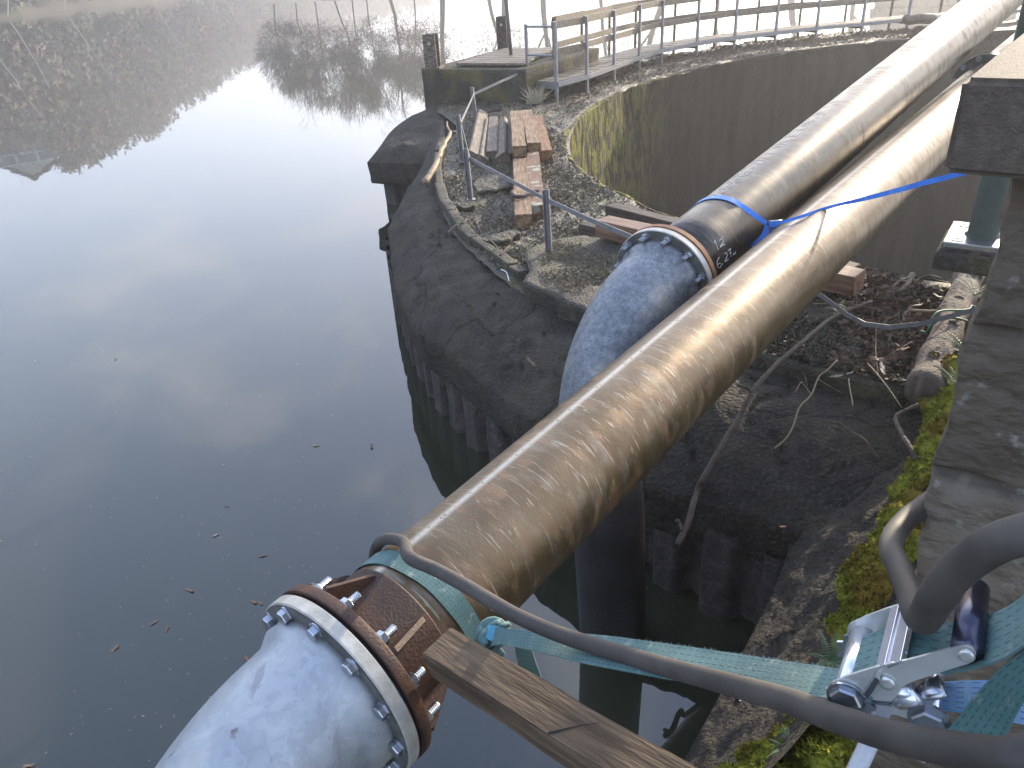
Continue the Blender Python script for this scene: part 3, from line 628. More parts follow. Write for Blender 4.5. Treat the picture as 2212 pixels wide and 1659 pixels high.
for i in range(len(nb) - 1):
    n = max(3, int((nb[i + 1] - nb[i]).length / .15))
    for k in range(n):
        a, b = nb[i].lerp(nb[i + 1], k / n), nb[i].lerp(nb[i + 1], (k + .93) / n); c, d = fb[i].lerp(fb[i + 1], (k + .93) / n), fb[i].lerp(fb[i + 1], k / n)
        h = V((0, 0, DH - .035 + .003 * (k % 2))); deckm.prism([a + h, b + h, c + h, d + h], V((0, 0, .035)))
deckm.build('plank_deck', M['board'], walk)
for P, nm in ((nb, 'near'), (fb, 'far')):
    q = MB()
    for i in range(len(nb) - 1):
        a, b = P[i], P[i + 1]; d = (b - a); L_ = d.length; d.normalize(); s_ = V((-d.y, d.x, 0)); off = -.035 if P is nb else .035
        q.box((a + b) / 2 + s_ * off + V((0, 0, DH - .04)), d, s_, Z_, L_ / 2 + .01, .012, .036)
    q.build('edge_beam', M['alu'], walk)
    for lev, hh, mt, w in ((PH * .955, .055, 'board', 0), (PH * .62, .048, 'board', 0)):
        q = MB()
        for i in range(0 if P is nb else 1, len(nb) - 1):
            a, b = P[i], P[i + 1]; d = (b - a); L_ = d.length; d.normalize(); s_ = V((-d.y, d.x, 0)); off = .045 if P is nb else -.045
            q.box((a + b) / 2 + s_ * off + V((0, 0, lev + .01 * (i % 2))), d, s_, Z_, L_ / 2 + .02, .016, hh, .003)
        q.build('rail_board', M[mt], walk)
for i in range(len(nb)):
    for P in (nb, fb):
        d, s_ = side(i); p = P[i]; top_ = PH if (P is nb or i > 0) else PH * .97
        w = .024 if P is nb else .020
        MB().box(V((p.x, p.y, p.z + top_ / 2 - .03)), d, s_, Z_, w, w, top_ / 2 + .03, .003).build('post', M['alu' if (P is nb or i == 0) else 'timber2'], walk)
a, b = nb[0], fb[0]
for lev in (PH * .94, PH * .58): MB().sweep([a + V((0, 0, lev)), b + V((0, 0, lev))], .018, 8).build('end_rail', M['alu'], walk)
d = (a - b).normalized(); MB().box((a + b) / 2 + V((0, 0, DH - .06)), d, V((-d.y, d.x, 0)), Z_, (a - b).length / 2, .015, .05).build('end_beam', M['alu'], walk)
for i in range(1, len(nb) - 1, 1):
    d, s_ = side(i); MB().box((nb[i] + fb[i]) / 2 + V((0, 0, DH - .10)), s_, d, Z_, .30, .025, .035).build('cross_bearer', M['timberdark'], walk)

# ================================================================ LOW POST RAILING WITH BENT FLAT BAR
low = [((1187, 547), (1180, 409)), ((1018, 432), (1007, 321)), ((1001, 350), (990, 247)), ((1028, 252), (1020, 188))]
lr = empty('low_railing', G(1187, 547, -1.97), 'low galvanised flat-bar railing on four short posts curving along the quay edge', 'railing')
xy = []
for k, (b, t) in enumerate(low):
    p = G(*b, -1.97 if k == 0 else -2.03); zt_ = onv(*t, p.x, p.y); xy.append(p); tp = onplane(*t, p, V((0, 1, 0))); ax = (tp - p).normalized(); c = (p + tp) / 2
    u = V((.95, -.3, 0)); u = (u - ax * u.dot(ax)).normalized(); w = ax.cross(u); L_ = (tp - p).length / 2
    q = MB().box(c, u, w, ax, .023, .003, L_).box(c + u * .021 - w * .014, w, u, ax, .014, .003, L_).box(c - u * .021 - w * .014, w, u, ax, .014, .003, L_)
    q.build('channel_post', M['alu'], lr); MB().box(p + V((0, 0, .004)), X_, Y_, Z_, .04, .04, .008, .002).build('foot', M['alu'], lr)
bar = []
def onp(u, v, p): return onplane(u, v, p, V((0, 1, 0)))
bar = [onp(1135, 153, nb[0] + V((0, .15, 0))), onp(1080, 177, xy[3].lerp(nb[0], .45)), onp(1024, 203, xy[3]), onp(996, 264, xy[2]), onp(1010, 322, xy[2].lerp(xy[1], .7)), onp(1016, 343, xy[1]), onp(1095, 386, xy[1].lerp(xy[0], .55)), onp(1182, 432, xy[0]), onp(1270, 473, xy[0] + V((0, -.5, 0))), onp(1359, 510, xy[0] + V((0, -1.0, 0)))]
cont = [at(1500, 570, 4.75), at(1640, 600, 4.5), at(1772, 637, 4.25), at(1830, 680, 4.1), at(1868, 700, 4.05), at(1920, 707, 3.98), at(1985, 700, 3.9), at(2050, 684, 3.75), at(2110, 668, 3.6), at(2180, 655, 3.4)]
B_ = bar + cont; q = MB()
pa, pb_ = [], []
for i, p in enumerate(B_): hw = .017 if i < 10 else .012; pa.append(p + V((0, 0, hw))); pb_.append(p - V((0, 0, hw)))
MB().ribbon(pa, pb_, .005).build('flat_bar', M['alu'], lr)

# ================================================================ TIMBERS
def timber(pn, pf, w, h, ztop, label, mat, roll=0, wf=None, zf=None, bev=.006, group='timbers stacked on the quay'):
    a, b = G(*pn, ztop), G(*pf, ztop if zf is None else zf); d = (b - a); L_ = d.length; d.normalize(); s_ = d.cross(Z_).normalized(); u = s_.cross(d)
    r = math.radians(roll); s2 = s_ * math.cos(r) + u * math.sin(r); u2 = -s_ * math.sin(r) + u * math.cos(r)
    c = (a + b) / 2 - u * (h / 2); bm = bmesh.new(); bmesh.ops.create_cube(bm, size=2)
    for v in bm.verts: v.co = V((v.co.x * L_ / 2, v.co.y * w / 2, v.co.z * h / 2))
    bmesh.ops.subdivide_edges(bm, edges=[e for e in bm.edges if abs((e.verts[0].co - e.verts[1].co).x) > .01], cuts=14)
    bmesh.ops.bevel(bm, geom=list(bm.edges), offset=bev, segments=1, affect='EDGES') if False else None
    for v in bm.verts: v.co += V((0, .006 * nz(v.co + c, 2), .006 * nz(v.co + c + V((3, 0, 0)), 2)))
    bmesh.ops.bevel(bm, geom=[e for e in bm.edges if len(e.link_faces) == 2 and e.calc_face_angle(0) > .8], offset=bev, segments=2, affect='EDGES')
    me = bpy.data.meshes.new('timber'); bm.to_mesh(me); bm.free(); me.materials.append(M[mat]); o = bpy.data.objects.new('timber', me); COL.objects.link(o)
    R = Matrix((d, s2, u2)).transposed(); o.matrix_world = Matrix.Translation(c) @ R.to_4x4(); tag(o, label, 'timber', group); return o
def z3(x, y): return (777.7 + .3125 * x, 172.8 + .3125 * y)
timber(z3(785, 505), z3(842, 212), .15, .09, -1.93, 'grey-brown timber leaning up on edge, leftmost of the left-hand stack', 'timber2', -28, bev=.01)
timber(z3(838, 530), z3(880, 268), .12, .12, -1.95, 'narrow split timber tipped on its corner, second from the left in the stack', 'timber2', -42, bev=.01)
timber(z3(909, 490), z3(922, 250), .125, .12, -1.93, 'silver-grey timber lying flat, third from the left in the stack', 'timber2', 0, bev=.008)
timber(z3(985, 510), z3(990, 260), .14, .13, -1.93, 'dark cracked timber tipped right, fourth from the left in the stack', 'timber2', 30, bev=.01)
timber(z3(1048, 505), z3(1036, 270), .08, .1, -1.96, 'thin dark timber squeezed between the grey stack and the pale sawn beams', 'timberdark', 0)
timber(z3(1102, 480), z3(1082, 225), .16, .11, -1.935, 'bottom timber in shadow under the pale sawn beam nearest the grey stack', 'timberdark', 0)  # dark timber colour stands in for the shade under the beam above
timber(z3(1100, 455), z3(1076, 212), .155, .12, -1.80, 'pale sawn oak beam on top of a shadowed timber, beside the grey stack', 'timber', 0)
timber(z3(1202, 435), z3(1150, 205), .155, .12, -1.84, 'pale sawn beam in the middle of the three behind the lichen-spotted one', 'timber', 0)
timber(z3(1284, 487), z3(1220, 245), .15, .12, -1.93, 'rightmost sawn beam, orange-stained, beside the mossy basin rim', 'timberor', 0)
timber(z3(1128, 928), z3(1104, 536), .15, .13, -1.92, 'front left sawn beam with mossy corner, nearest of the pale beams', 'timber', 0)
timber(z3(1222, 865), z3(1190, 494), .145, .13, -1.92, 'lichen-spotted red-brown beam beside the front left sawn beam', 'lichen', 0)
ra = timber((1300, 470), (1860, 590), .17, .13, -1.80, 'red-brown hardwood beam on top of the stack passing under both pipes', 'timberred', 0)
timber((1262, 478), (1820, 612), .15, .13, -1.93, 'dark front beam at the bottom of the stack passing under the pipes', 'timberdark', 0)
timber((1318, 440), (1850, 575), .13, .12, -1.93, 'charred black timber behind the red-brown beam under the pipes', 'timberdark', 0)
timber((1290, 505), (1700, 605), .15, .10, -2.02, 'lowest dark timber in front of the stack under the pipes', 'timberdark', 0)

# ================================================================ PIPES
RP = Cyl([(1432.5, 497), (1954, 95)], [(2118.3, 91.6), (2199, 18)], .162)
def local_tube(name, cyl, t0, t1, r, mat, parent, seg=64, **k):
    """pipe barrel whose mesh axis is local Z so that stains follow the pipe"""
    n = 40; vs = [(r * math.cos(2 * math.pi * j / seg), r * math.sin(2 * math.pi * j / seg), (t1 - t0) * i / n) for i in range(n + 1) for j in range(seg)]
    fs = [(i * seg + j, i * seg + (j + 1) % seg, (i + 1) * seg + (j + 1) % seg, (i + 1) * seg + j) for i in range(n) for j in range(seg)]
    fs += [tuple(range(seg - 1, -1, -1)), tuple(n * seg + j for j in range(seg))]
    me = bpy.data.meshes.new(name); me.from_pydata(vs, [], fs); me.materials.append(mat); me.polygons.foreach_set('use_smooth', [len(f) == 4 for f in fs])
    o = bpy.data.objects.new(name, me); COL.objects.link(o); R = Matrix((cyl.e1, cyl.e2, cyl.a)).transposed()
    mw = Matrix.Translation(cyl.p + cyl.a * t0) @ R.to_4x4(); o.parent = parent; o.matrix_basis = Matrix.Translation(-parent.location) @ mw if parent else mw
    return o
def hexbolt(c, ax, r, head_h, parent, mat, shank=0.0, sr=None, back=None, name='bolt'):
    """hexagon head at c pointing along ax; optional threaded end with its nut"""
    ax = ax.normalized(); u = (Z_ - ax * Z_.z * ax.z).normalized(); w = ax.cross(u); q = MB(); rot = random.random()
    def hexp(h0, h1, rr):
        pf = [(h0, rr), (h1 - .002, rr), (h1, rr * .88)]; vs = []
        for h, r_ in pf:
            for k in range(6): a = rot + k * math.pi / 3; vs.append(c + ax * h + (u * math.cos(a) + w * math.sin(a)) * r_)
        fs = [(i * 6 + k, i * 6 + (k + 1) % 6, (i + 1) * 6 + (k + 1) % 6, (i + 1) * 6 + k) for i in range(2) for k in range(6)] + [tuple(12 + k for k in range(6))]
        q.add(vs, fs)
    q.lathe(c, ax, [(0, r * 1.22), (.003, r * 1.22), (.003, r * .6)], 20)
    hexp(.003, .003 + head_h, r)
    if shank:
        pf = []; h = .003 + head_h; k = 0
        while h < .003 + head_h + shank: pf += [(h, sr * (1 if k % 2 else .88))]; h += .0022; k += 1
        pf += [(h, sr * .8), (h + .001, .0001)]; q.lathe(c, ax, pf, 14)
    return q.build(name, mat, parent, sharp=None)
def ringpt(cyl, t, ang, r): a = math.radians(ang); return cyl.p + cyl.a * t + (cyl.e1 * math.cos(a) + cyl.e2 * math.sin(a)) * r
def sweep_elbow(cyl, t_start, R, r, down, name, mat, parent, n=34, neck=.06, rn=.19, hub=.20, extra=0.0):
    """weld-neck then a 90 degree bend from direction -a to `down`"""
    a = -cyl.a; d = (down - a * down.dot(a)).normalized(); pts, rad = [], []; c0 = cyl.p + cyl.a * t_start
    for h, rr in ((0, hub), (.012, hub * .985), (.03, r + .022), (.05, r + .008), (neck, r + .002)): pts.append(c0 + a * h); rad.append(rr)
    c = c0 + a * neck + d * R
    for i in range(1, n + 1):
        th = math.pi / 2 * i / n; pts.append(c + a * (R * math.sin(th)) - d * (R * math.cos(th))); rad.append(r)
    if extra: pts.append(pts[-1] + d * extra); rad.append(r)
    o = MB().sweep(pts, rad, 56, cap=True).build(name, mat, parent, True); return o, pts[-1], d
# ---- front pipe assembly
fp = empty('suction_pipe', FP.p + FP.a * .56, 'long rust-streaked steel pipe crossing the foreground, bolted to a pale galvanised elbow', 'pipe')
TF = .545
local_tube('pipe_barrel', FP, TF + .03, 6.6, .162, M['pipe'], fp)
local_tube('rusty_pipe_end', FP, TF + .02, TF + .165, .1635, M['rust'], fp)
MB().lathe(FP.p + FP.a * TF, FP.a, [(.004, .165), (.004, .2225), (.0065, .2255), (.027, .2255), (.030, .2235), (.030, .165)], 96).build('rusty_flange', M['rust'], fp, True, sharp=35)
MB().lathe(FP.p + FP.a * TF, FP.a, [(-.004, .15), (-.004, .2125), (.004, .2125), (.004, .15)], 64).build('gasket', M['black'], fp, True, sharp=35)
MB().lathe(FP.p + FP.a * (TF - .034), FP.a, [(0, .165), (0, .221), (.003, .224), (.028, .224), (.030, .222), (.030, .165)], 96).build('galvanised_flange', M['galvrim'], fp, True, sharp=35)
MB().lathe(FP.p + FP.a * (TF - .0355), FP.a, [(0, .165), (0, .220)], 96).build('flange_face', M['galvdark'], fp, True)
el, pe, dd = sweep_elbow(FP, TF - .034, .457, .163, V((-.02, -.02, -1)), 'galvanised_elbow', M['galv'], fp, hub=.186, extra=1.2)
for k in range(12):
    ang = 5 + k * 30; c = ringpt(FP, TF - .036, ang, .199); b = hexbolt(c, -FP.a, .0165, .014, fp, M['bolt'])
    c2 = ringpt(FP, TF + .031, ang, .199); hexbolt(c2, FP.a, .0165, .015, b, M['bolt'], .022 + .01 * random.random(), .010, name='nut')
for k, ang in enumerate((-52, -10, 44, 100, 150, 205, 255)):
    a0, a1, a2 = ringpt(FP, TF + .030, ang, .160), ringpt(FP, TF + .030, ang, .218), ringpt(FP, TF + .15, ang, .168); a3 = ringpt(FP, TF + .15, ang, .160); a4 = ringpt(FP, TF + .04, ang, .221)
    s_ = FP.nrm(ang).cross(FP.a); MB().prism([q - s_ * .006 for q in (a0, a1, a4, a2, a3)], s_ * .012).build('gusset', M['rust'], fp)
# far flange on the front pipe
for t in (6.60, 6.635): MB().lathe(FP.p + FP.a * t, FP.a, [(0, .15), (0, .2225), (.028, .2225), (.028, .15)], 64).build('far_flange', M['galvdark'], fp, True, sharp=35)
for k in range(12): hexbolt(ringpt(FP, 6.598, 10 + k * 30, .199), -FP.a, .0165, .014, fp, M['boltdark'])
local_tube('far_pipe', FP, 6.66, 11.0, .160, M['pipe2'], fp)

# ---- rear pipe assembly
rp = empty('drop_pipe', RP.p + RP.a * 2.5, 'dark steel pipe behind, chalk-marked, bolted to a blue-grey elbow that drops into the water', 'pipe')
tf = RP.hit(1440, 520)[0] ; TR = 2.46
local_tube('pipe_barrel', RP, TR + .02, 11.5, .162, M['pipe2'], rp)
MB().lathe(RP.p + RP.a * TR, RP.a, [(.003, .165), (.003, .2225), (.005, .2255), (.027, .2255), (.029, .2235), (.029, .165)], 96).build('rusty_flange', M['rust2'], rp, True, sharp=35)
MB().lathe(RP.p + RP.a * TR, RP.a, [(-.003, .15), (-.003, .2125), (.003, .2125), (.003, .15)], 64).build('gasket', M['black'], rp, True, sharp=35)
MB().lathe(RP.p + RP.a * (TR - .033), RP.a, [(0, .165), (0, .221), (.003, .224), (.028, .224), (.030, .222), (.030, .165)], 96).build('galvanised_flange', M['galvrim'], rp, True, sharp=35)
MB().lathe(RP.p + RP.a * (TR - .0345), RP.a, [(0, .165), (0, .2205)], 96).build('flange_face', M['galvdark'], rp, True)
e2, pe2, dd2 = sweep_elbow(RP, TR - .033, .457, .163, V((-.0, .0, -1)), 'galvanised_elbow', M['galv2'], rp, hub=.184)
for k in range(12):
    hexbolt(ringpt(RP, TR - .035, 12 + k * 30, .199), -RP.a, .0165, .016, rp, M['boltdark'], .030, .0105, name='stud')
print('rear elbow end', pe2, 'dir', dd2, 'front end', pe)
gp = pe2.copy(); down_pts = [gp, gp + dd2 * .03]
dv = (V((.36, 2.85, 0)) - V((gp.x, gp.y, 0))); 
MB().sweep([gp, gp + dd2 * .5, V((gp.x, gp.y, 0)) + dd2 * 0 + V((dd2.x * (gp.z), dd2.y * gp.z, -1.4))], .162, 56).build('drop_leg', M['wetpipe'], rp, True)
# stencil and chalk on the rear pipe
tcv = bpy.data.curves.new('stencil', 'FONT'); tcv.body = 'Vallourec - 27  1  VM  E  1 /98 - 5'; tcv.size = .085; tcv.resolution_u = 3
to = bpy.data.objects.new('stencil_tmp', tcv); COL.objects.link(to); dg = bpy.context.evaluated_depsgraph_get(); tme = bpy.data.meshes.new_from_object(to.evaluated_get(dg))
bpy.data.objects.remove(to); bm = bmesh.new(); bm.from_mesh(tme); bmesh.ops.subdivide_edges(bm, edges=[e for e in bm.edges if e.calc_length() > .03], cuts=2)
t0_, th0 = RP.hit(1552, 426); print('stencil', t0_, th0)
for v in bm.verts: v.co = RP.pt(t0_ + v.co.x, th0 - math.degrees(v.co.y / RP.r), .0012)
bm.to_mesh(tme); bm.free(); tme.materials.clear(); tme.materials.append(M['stencil']); so_ = bpy.data.objects.new('stencilled_lettering', tme); COL.objects.link(so_); so_.parent = rp; so_.location = -rp.location
ck = MB()
def cz(x, y): return (1382.5 + .15625 * x, 345.6 + .15625 * y)
for st in ([(1028, 1150), (1034, 1115), (1058, 1180), (1085, 1242)], [(1095, 1118), (1118, 1092), (1142, 1100), (1146, 1135), (1118, 1180), (1112, 1205), (1135, 1180), (1172, 1168)], [(1122, 1058), (1132, 1082)], [(1140, 1050), (1148, 1072)],
           [(1095, 1345), (1070, 1385), (1062, 1430), (1072, 1475), (1098, 1490), (1118, 1465), (1115, 1432), (1092, 1428), (1072, 1450)], [(1142, 1428), (1138, 1452)],
           [(1165, 1302), (1185, 1282), (1202, 1300), (1196, 1345), (1172, 1398), (1190, 1398), (1220, 1370)], [(1213, 1262), (1248, 1225), (1246, 1270), (1258, 1338)], [(1236, 1298), (1264, 1278)], [(1284, 1318), (1294, 1288), (1302, 1310), (1316, 1268), (1322, 1302)],
           [(838, 1375), (862, 1352), (888, 1372), (872, 1432)], [(438, 1012), (480, 1020), (525, 1058)]):
    pts = []
    for q in st: t, th = RP.hit(*cz(*q)); pts.append(RP.pt(t, th, .0006))
    P_ = cr_pts(pts, len(pts) * 5) if len(pts) > 2 else pts
    ck.sweep(P_, .0019 if st[0][0] > 900 else .004, 6)
ck.build('chalk_writing', M['chalk'], rp)

# ================================================================ STRAPS, HOSE, RATCHET
def offs(pts, o): return [p + o for p in pts]
M['teal2x'] = webbing('faded_cyan_tape', (.06, .24, .34), (.12, .32, .42), (.02, .1, .16), n1=80)
# teal strap: round the front pipe, knot, across to the ratchet
pa, pb_ = [], []
n_ = 40
for i in range(n_):
    th = -190 + i * (285 / (n_ - 1)); t = .722 + .0003 * (th + 40); pa.append(FP.pt(t - .001 * math.sin(i), th, .004)); pb_.append(FP.pt(t + .05, th, .004))
fpb = V((0, 0, 0))
ts = empty('teal_strap', FP.pt(.74, 80, .01), 'frayed teal ratchet strap tied round the front pipe and pulled across to the ratchet', 'strap')
strap('pipe_loop', pa, pb_, M['teal'], ts)
tp = [(1050, 1352), (1083, 1357), (1130, 1362), (1195, 1366), (1301, 1373), (1395, 1385), (1489, 1398), (1600, 1414), (1677, 1426), (1760, 1438), (1850, 1452), (1900, 1462)]
bt = [(1046, 1400), (1083, 1392), (1125, 1400), (1176, 1411), (1250, 1430), (1340, 1448), (1450, 1468), (1570, 1487), (1650, 1497), (1735, 1503), (1815, 1512), (1880, 1518)]
pa = [at(*q, 1.62 + (.89 - 1.62) * (i / 11) ** .9) for i, q in enumerate(tp)]; pb_ = [at(*q, 1.60 + (.84 - 1.60) * (i / 11) ** .9) for i, q in enumerate(bt)]
strap('tension_web', cr_pts(pa, 60), cr_pts(pb_, 60), M['teal'], ts)
fz = MB()       # frayed edge
for k in range(420):
    i = random.random() * 58; P = cr_pts(pa, 60) if k == 0 else P; p = P[int(i)].lerp(P[int(i) + 1], i % 1); d = V((random.gauss(0, .35), random.gauss(0, .35), 1)).normalized() * random.uniform(.002, .006); w = V((.0005, -.0003, 0))
    fz.add([p - w, p + w, p + d], [(0, 1, 2)])
M['fray'] = pm('pale_fray', [(.28, .38, .36), (.42, .50, .46)], 40, .9, 0); fz.build('frayed_edge', M['fray'], ts)
kn = MB(); kc = at(1066, 1378, 1.585)
for k in range(3):
    P = [kc + V((.028 * math.cos(a + k), .02 * math.sin(a * 1.0 + k * 2), .026 * math.sin(a + k * 1.3))) for a in np.linspace(0, 5.4, 16)]
    kn.sweep(P, .0085, 8, flat=.6)
kn.build('knot', M['teal'], ts, True)
tq = [at(1055, 1350, 1.57), at(1075, 1352, 1.56), at(1085, 1372, 1.56)]; tb = [at(1048, 1378, 1.57), at(1060, 1384, 1.56), at(1072, 1386, 1.56)]
strap('blue_whipping', tq, tb, M['teal2x'], ts)
ta = [at(1112, 1395, 1.60), at(1118, 1430, 1.62), at(1135, 1460, 1.64), at(1165, 1480, 1.63)]; tb = [at(1150, 1405, 1.60), at(1158, 1432, 1.61), at(1166, 1452, 1.62), at(1170, 1468, 1.62)]
strap('loose_tail', cr_pts(ta, 14), cr_pts(tb, 14), M['teal'], ts)

# hose
ho = empty('rubber_hose', FP.pt(.79, -20, .0), 'thick grimy grey rubber hose looped over the front pipe and curling past the stone wall', 'hose')
def hp(u, v, thick): return at(u, v, .0285 * 1661 / thick)
hpts = [FP.pt(.80, -120, .014), FP.pt(.80, -95, .014), FP.pt(.80, -70, .016), FP.pt(.80, -48, .018), FP.pt(.795, -28, .022), FP.pt(.79, -8, .026)]
h2 = [at(885, 1204, 1.57), at(940, 1230, 1.54), at(1000, 1262, 1.50), at(1060, 1298, 1.45), at(1120, 1332, 1.40), at(1200, 1367, 1.34), at(1300, 1400, 1.27), at(1400, 1430, 1.20), at(1500, 1458, 1.10), at(1600, 1485, 1.01), at(1700, 1513, .92), at(1800, 1550, .85), at(1900, 1583, .80), at(2000, 1607, .76), at(2100, 1624, .73), at(2180, 1632, .71), at(2260, 1610, .71), at(2340, 1540, .68), at(2380, 1400, .65), at(2370, 1240, .62), at(2290, 1150, .61), at(2190, 1160, .61), at(2115, 1195, .63), at(2060, 1240, .66), at(2020, 1295, .70), at(1995, 1335, .76), at(1980, 1322, .83), at(1970, 1295, .89), at(1956, 1260, .94), at(1940, 1222, .99), at(1925, 1190, 1.03), at(1930, 1158, 1.07), at(1952, 1128, 1.12), at(1985, 1100, 1.17), at(2025, 1070, 1.22), at(2075, 1035, 1.28), at(2130, 1000, 1.4)]
HP = cr_pts(hpts + h2, 420); MB().sweep(HP, [.0134] * 420, 20).build('hose', M['rubber'], ho, True)
M['drop'] = bpy.data.materials.new('water_drop'); M['drop'].use_nodes = True; b = M['drop'].node_tree.nodes['Principled BSDF']; b.inputs['Transmission Weight'].default_value = 1; b.inputs['Roughness'].default_value = 0; b.inputs['IOR'].default_value = 1.33
for u in (70, 90, 112, 150, 190, 212):
    p = HP[u] - V((0, 0, .0165)); MB().lathe(p, -Z_, [(-.004, .0005), (-.002, .003), (.0005, .004), (.0035, .003), (.005, .0005)], 10).build('water_drop', M['drop'], ho, True)

# blue strap on the rear pipe
bsr = empty('blue_strap', at(1662, 478, 3.1), 'bright blue tie-down strap round the rear pipe, pulled over to the dark coping', 'strap')
pa, pb_ = [], []; n_ = 44
tH = RP.hit(1600, 445)
for i in range(n_):
    th = -150 + i * (176 / (n_ - 1)); t = 2.905 + .0004 * th; pa.append(RP.pt(t - .0, th, .004)); pb_.append(RP.pt(t + .036, th, .004))
strap('pipe_loop', pa, pb_, M['blueweb'], bsr)
e0, e1_ = pa[-1], pb_[-1]; db = (at(1650, 488, 3.15)); 
def surfR(u, v, lift): t, th = RP.hit(u, v); return RP.pt(t, th, lift)
bk = RP.hit(1668, 480); bkp = min((surfR(u_, v_, .0) - ORG).length for u_, v_ in ((1640, 470), (1660, 490), (1670, 480), (1650, 505))) - .035
def bq(u, v, o=0.0): return at(u, v, bkp + o)
pc = [e0, e0.lerp(bq(1655, 489), .5), bq(1655, 489)]; pd = [e1_, e1_.lerp(bq(1658, 478), .5), bq(1658, 478)]
strap('lead_web', cr_pts(pc, 16), cr_pts(pd, 16), M['blueweb'], bsr)
tl, thl = FP.hit(1775, 452); cdist = (FP.pt(tl, thl, .006) - ORG).length; print('buckle dist', bkp, 'contact', cdist)
def fsd(u, v): t, th = FP.hit(u, v); return (FP.pt(t, th, .010) - ORG).length
pc = [bq(1672, 489, -.01), at(1695, 482, fsd(1700, 484) - .01), at(1735, 470, fsd(1740, 472)), at(1775, 456, cdist), at(1810, 446, cdist - .02), at(1850, 438, cdist - .06), at(1930, 419, cdist - .14), at(2000, 400, cdist - .2), at(2060, 385, cdist - .25), at(2140, 363, cdist - .3)]
pd = [bq(1672, 482, -.01), at(1695, 475, fsd(1700, 484) - .01), at(1735, 463, fsd(1740, 472)), at(1775, 449, cdist), at(1810, 439, cdist - .02), at(1850, 429, cdist - .06), at(1930, 408, cdist - .14), at(2000, 388, cdist - .2), at(2060, 373, cdist - .25), at(2140, 350, cdist - .3)]
strap('tension_web', cr_pts(pc, 30), cr_pts(pd, 30), M['blueweb'], bsr)
pc = [bq(1652, 486), bq(1645, 505), bq(1632, 520), bq(1612, 538, .03), bq(1590, 560, .1)]; pd = [bq(1668, 488), bq(1655, 510), bq(1641, 525), bq(1622, 545, .03), bq(1600, 566, .1)]
strap('lower_web', cr_pts(pc, 16), cr_pts(pd, 16), M['blueweb'], bsr)
pb0 = [bq(1659, 487, -.02), bq(1688, 485, -.02), bq(1689, 507, -.02), bq(1663, 512, -.02)]
nb_ = (pb0[1] - pb0[0]).cross(pb0[3] - pb0[0]).normalized()
MB().prism(pb0, nb_ * .010).build('cam_buckle', pm('dark_blue_buckle', [(.015, .03, .09), (.03, .05, .14)], 40, .4, .1), bsr)
MB().sweep([bq(1660, 478, -.02), bq(1689, 477, -.02)], .0045, 8).sweep([bq(1690, 478, -.02), bq(1691, 506, -.02)], .003, 8).sweep([bq(1661, 512, -.02), bq(1666, 519, -.02)], .004, 8).build('buckle_frame', M['bolt'], bsr, True)
strap('wrapped_web', [bq(1660, 480, -.03), bq(1682, 478, -.03)], [bq(1662, 491, -.03), bq(1680, 490, -.03)], M['blueweb'], bsr, th=.008)

# ratchet
def zc(x, y): return (1520.8 + .3125 * x, 1140.6 + .3125 * y)
Xc = V((558, 594, 700)).normalized(); Wc = V((292, 219, -420)); Wc = (Wc - Xc * Wc.dot(Xc)).normalized(); Xw, Ww = CM @ Xc, CM @ Wc; Nw = Ww.cross(Xw).normalized(); Nw = Nw if Nw.z > 0 else -Nw
O_ = at(*zc(1000, 1180), .86)
def rq(x, y, w=0.0): return onplane(*zc(x, y), O_ + Ww * w, Ww)
rt = empty('ratchet', O_, 'zinc-plated ratchet tensioner joining the two teal straps beside the stone wall', 'ratchet')
M['zinc'] = pm('bright_zinc_plate', [(.75, .77, .72), (.98, 1.0, .95)], 6, .32, .08, 40, .6, rvar=.06)
M['chrome'] = pm('polished_steel_rod', [(.9, .92, 1.0), (1.1, 1.12, 1.2)], 6, .2, 0, metal=.75)
hl = [(862, 1130), (866, 1095), (885, 1068), (1000, 1020), (1160, 970), (1290, 935), (1400, 915), (1500, 890), (1640, 850), (1780, 812), (1825, 808), (1860, 825), (1882, 865), (1875, 905), (1840, 935), (1770, 955), (1600, 1010), (1460, 1055), (1400, 1080), (1360, 1110), (1310, 1200), (1200, 1195), (1130, 1180), (1110, 1260), (1060, 1282), (1000, 1268), (930, 1220), (885, 1180)]
WID = .090
P = [rq(*q) for q in hl]; MB().prism(P, Ww * .0025).build('handle_plate', M['zinc'], rt)
P2 = [p + Ww * WID for p in P]; MB().prism(P2, Ww * .0025).build('handle_plate', M['zinc'], rt)
hr_ = rq(1815, 868); MB().sweep([hr_ + Ww * .004, hr_ + Ww * (WID - .001)], .0125, 24).sweep([hr_ + Ww * .002, hr_ + Ww * (WID + .002)], .0128, 24).build('grip_bar', pm('dark_grip', [(.06, .06, .09), (.12, .12, .17)], 30, .25, .05, metal=.8), rt, True)
MB().lathe(hr_ - Ww * .001, -Ww, [(0, .0065), (.003, .0065), (.0035, .004)], 16, True).build('rivet', M['zinc'], rt, True)
sp = rq(985, 1160)
MB().sweep([sp, sp + Ww * (WID + .004)], .0125, 20).build('spool', M['chrome'], rt, True)
hexbolt(sp - Ww * .001, -Ww, .0145, .005, rt, M['bolt'])
ge = MB(); gp_ = rq(1040, 1200) - Ww * .0015
def gear(c, r, n, th):
    vs = []; u = Xw; w = Nw
    for k in range(n * 4): a = 2 * math.pi * k / (n * 4); rr = r * (1.0 if k % 4 in (0, 1) else .80); vs.append(c + (u * math.cos(a) + w * math.sin(a)) * rr)
    MBm = MB().prism(vs, -Ww * th); return MBm
gear(rq(1045, 1205) - Ww * .001, .019, 9, .003).build('ratchet_wheel', M['bolt'], rt)
gear(rq(1075, 850, WID * .93) , .023, 9, .003).build('ratchet_wheel', M['bolt'], rt)
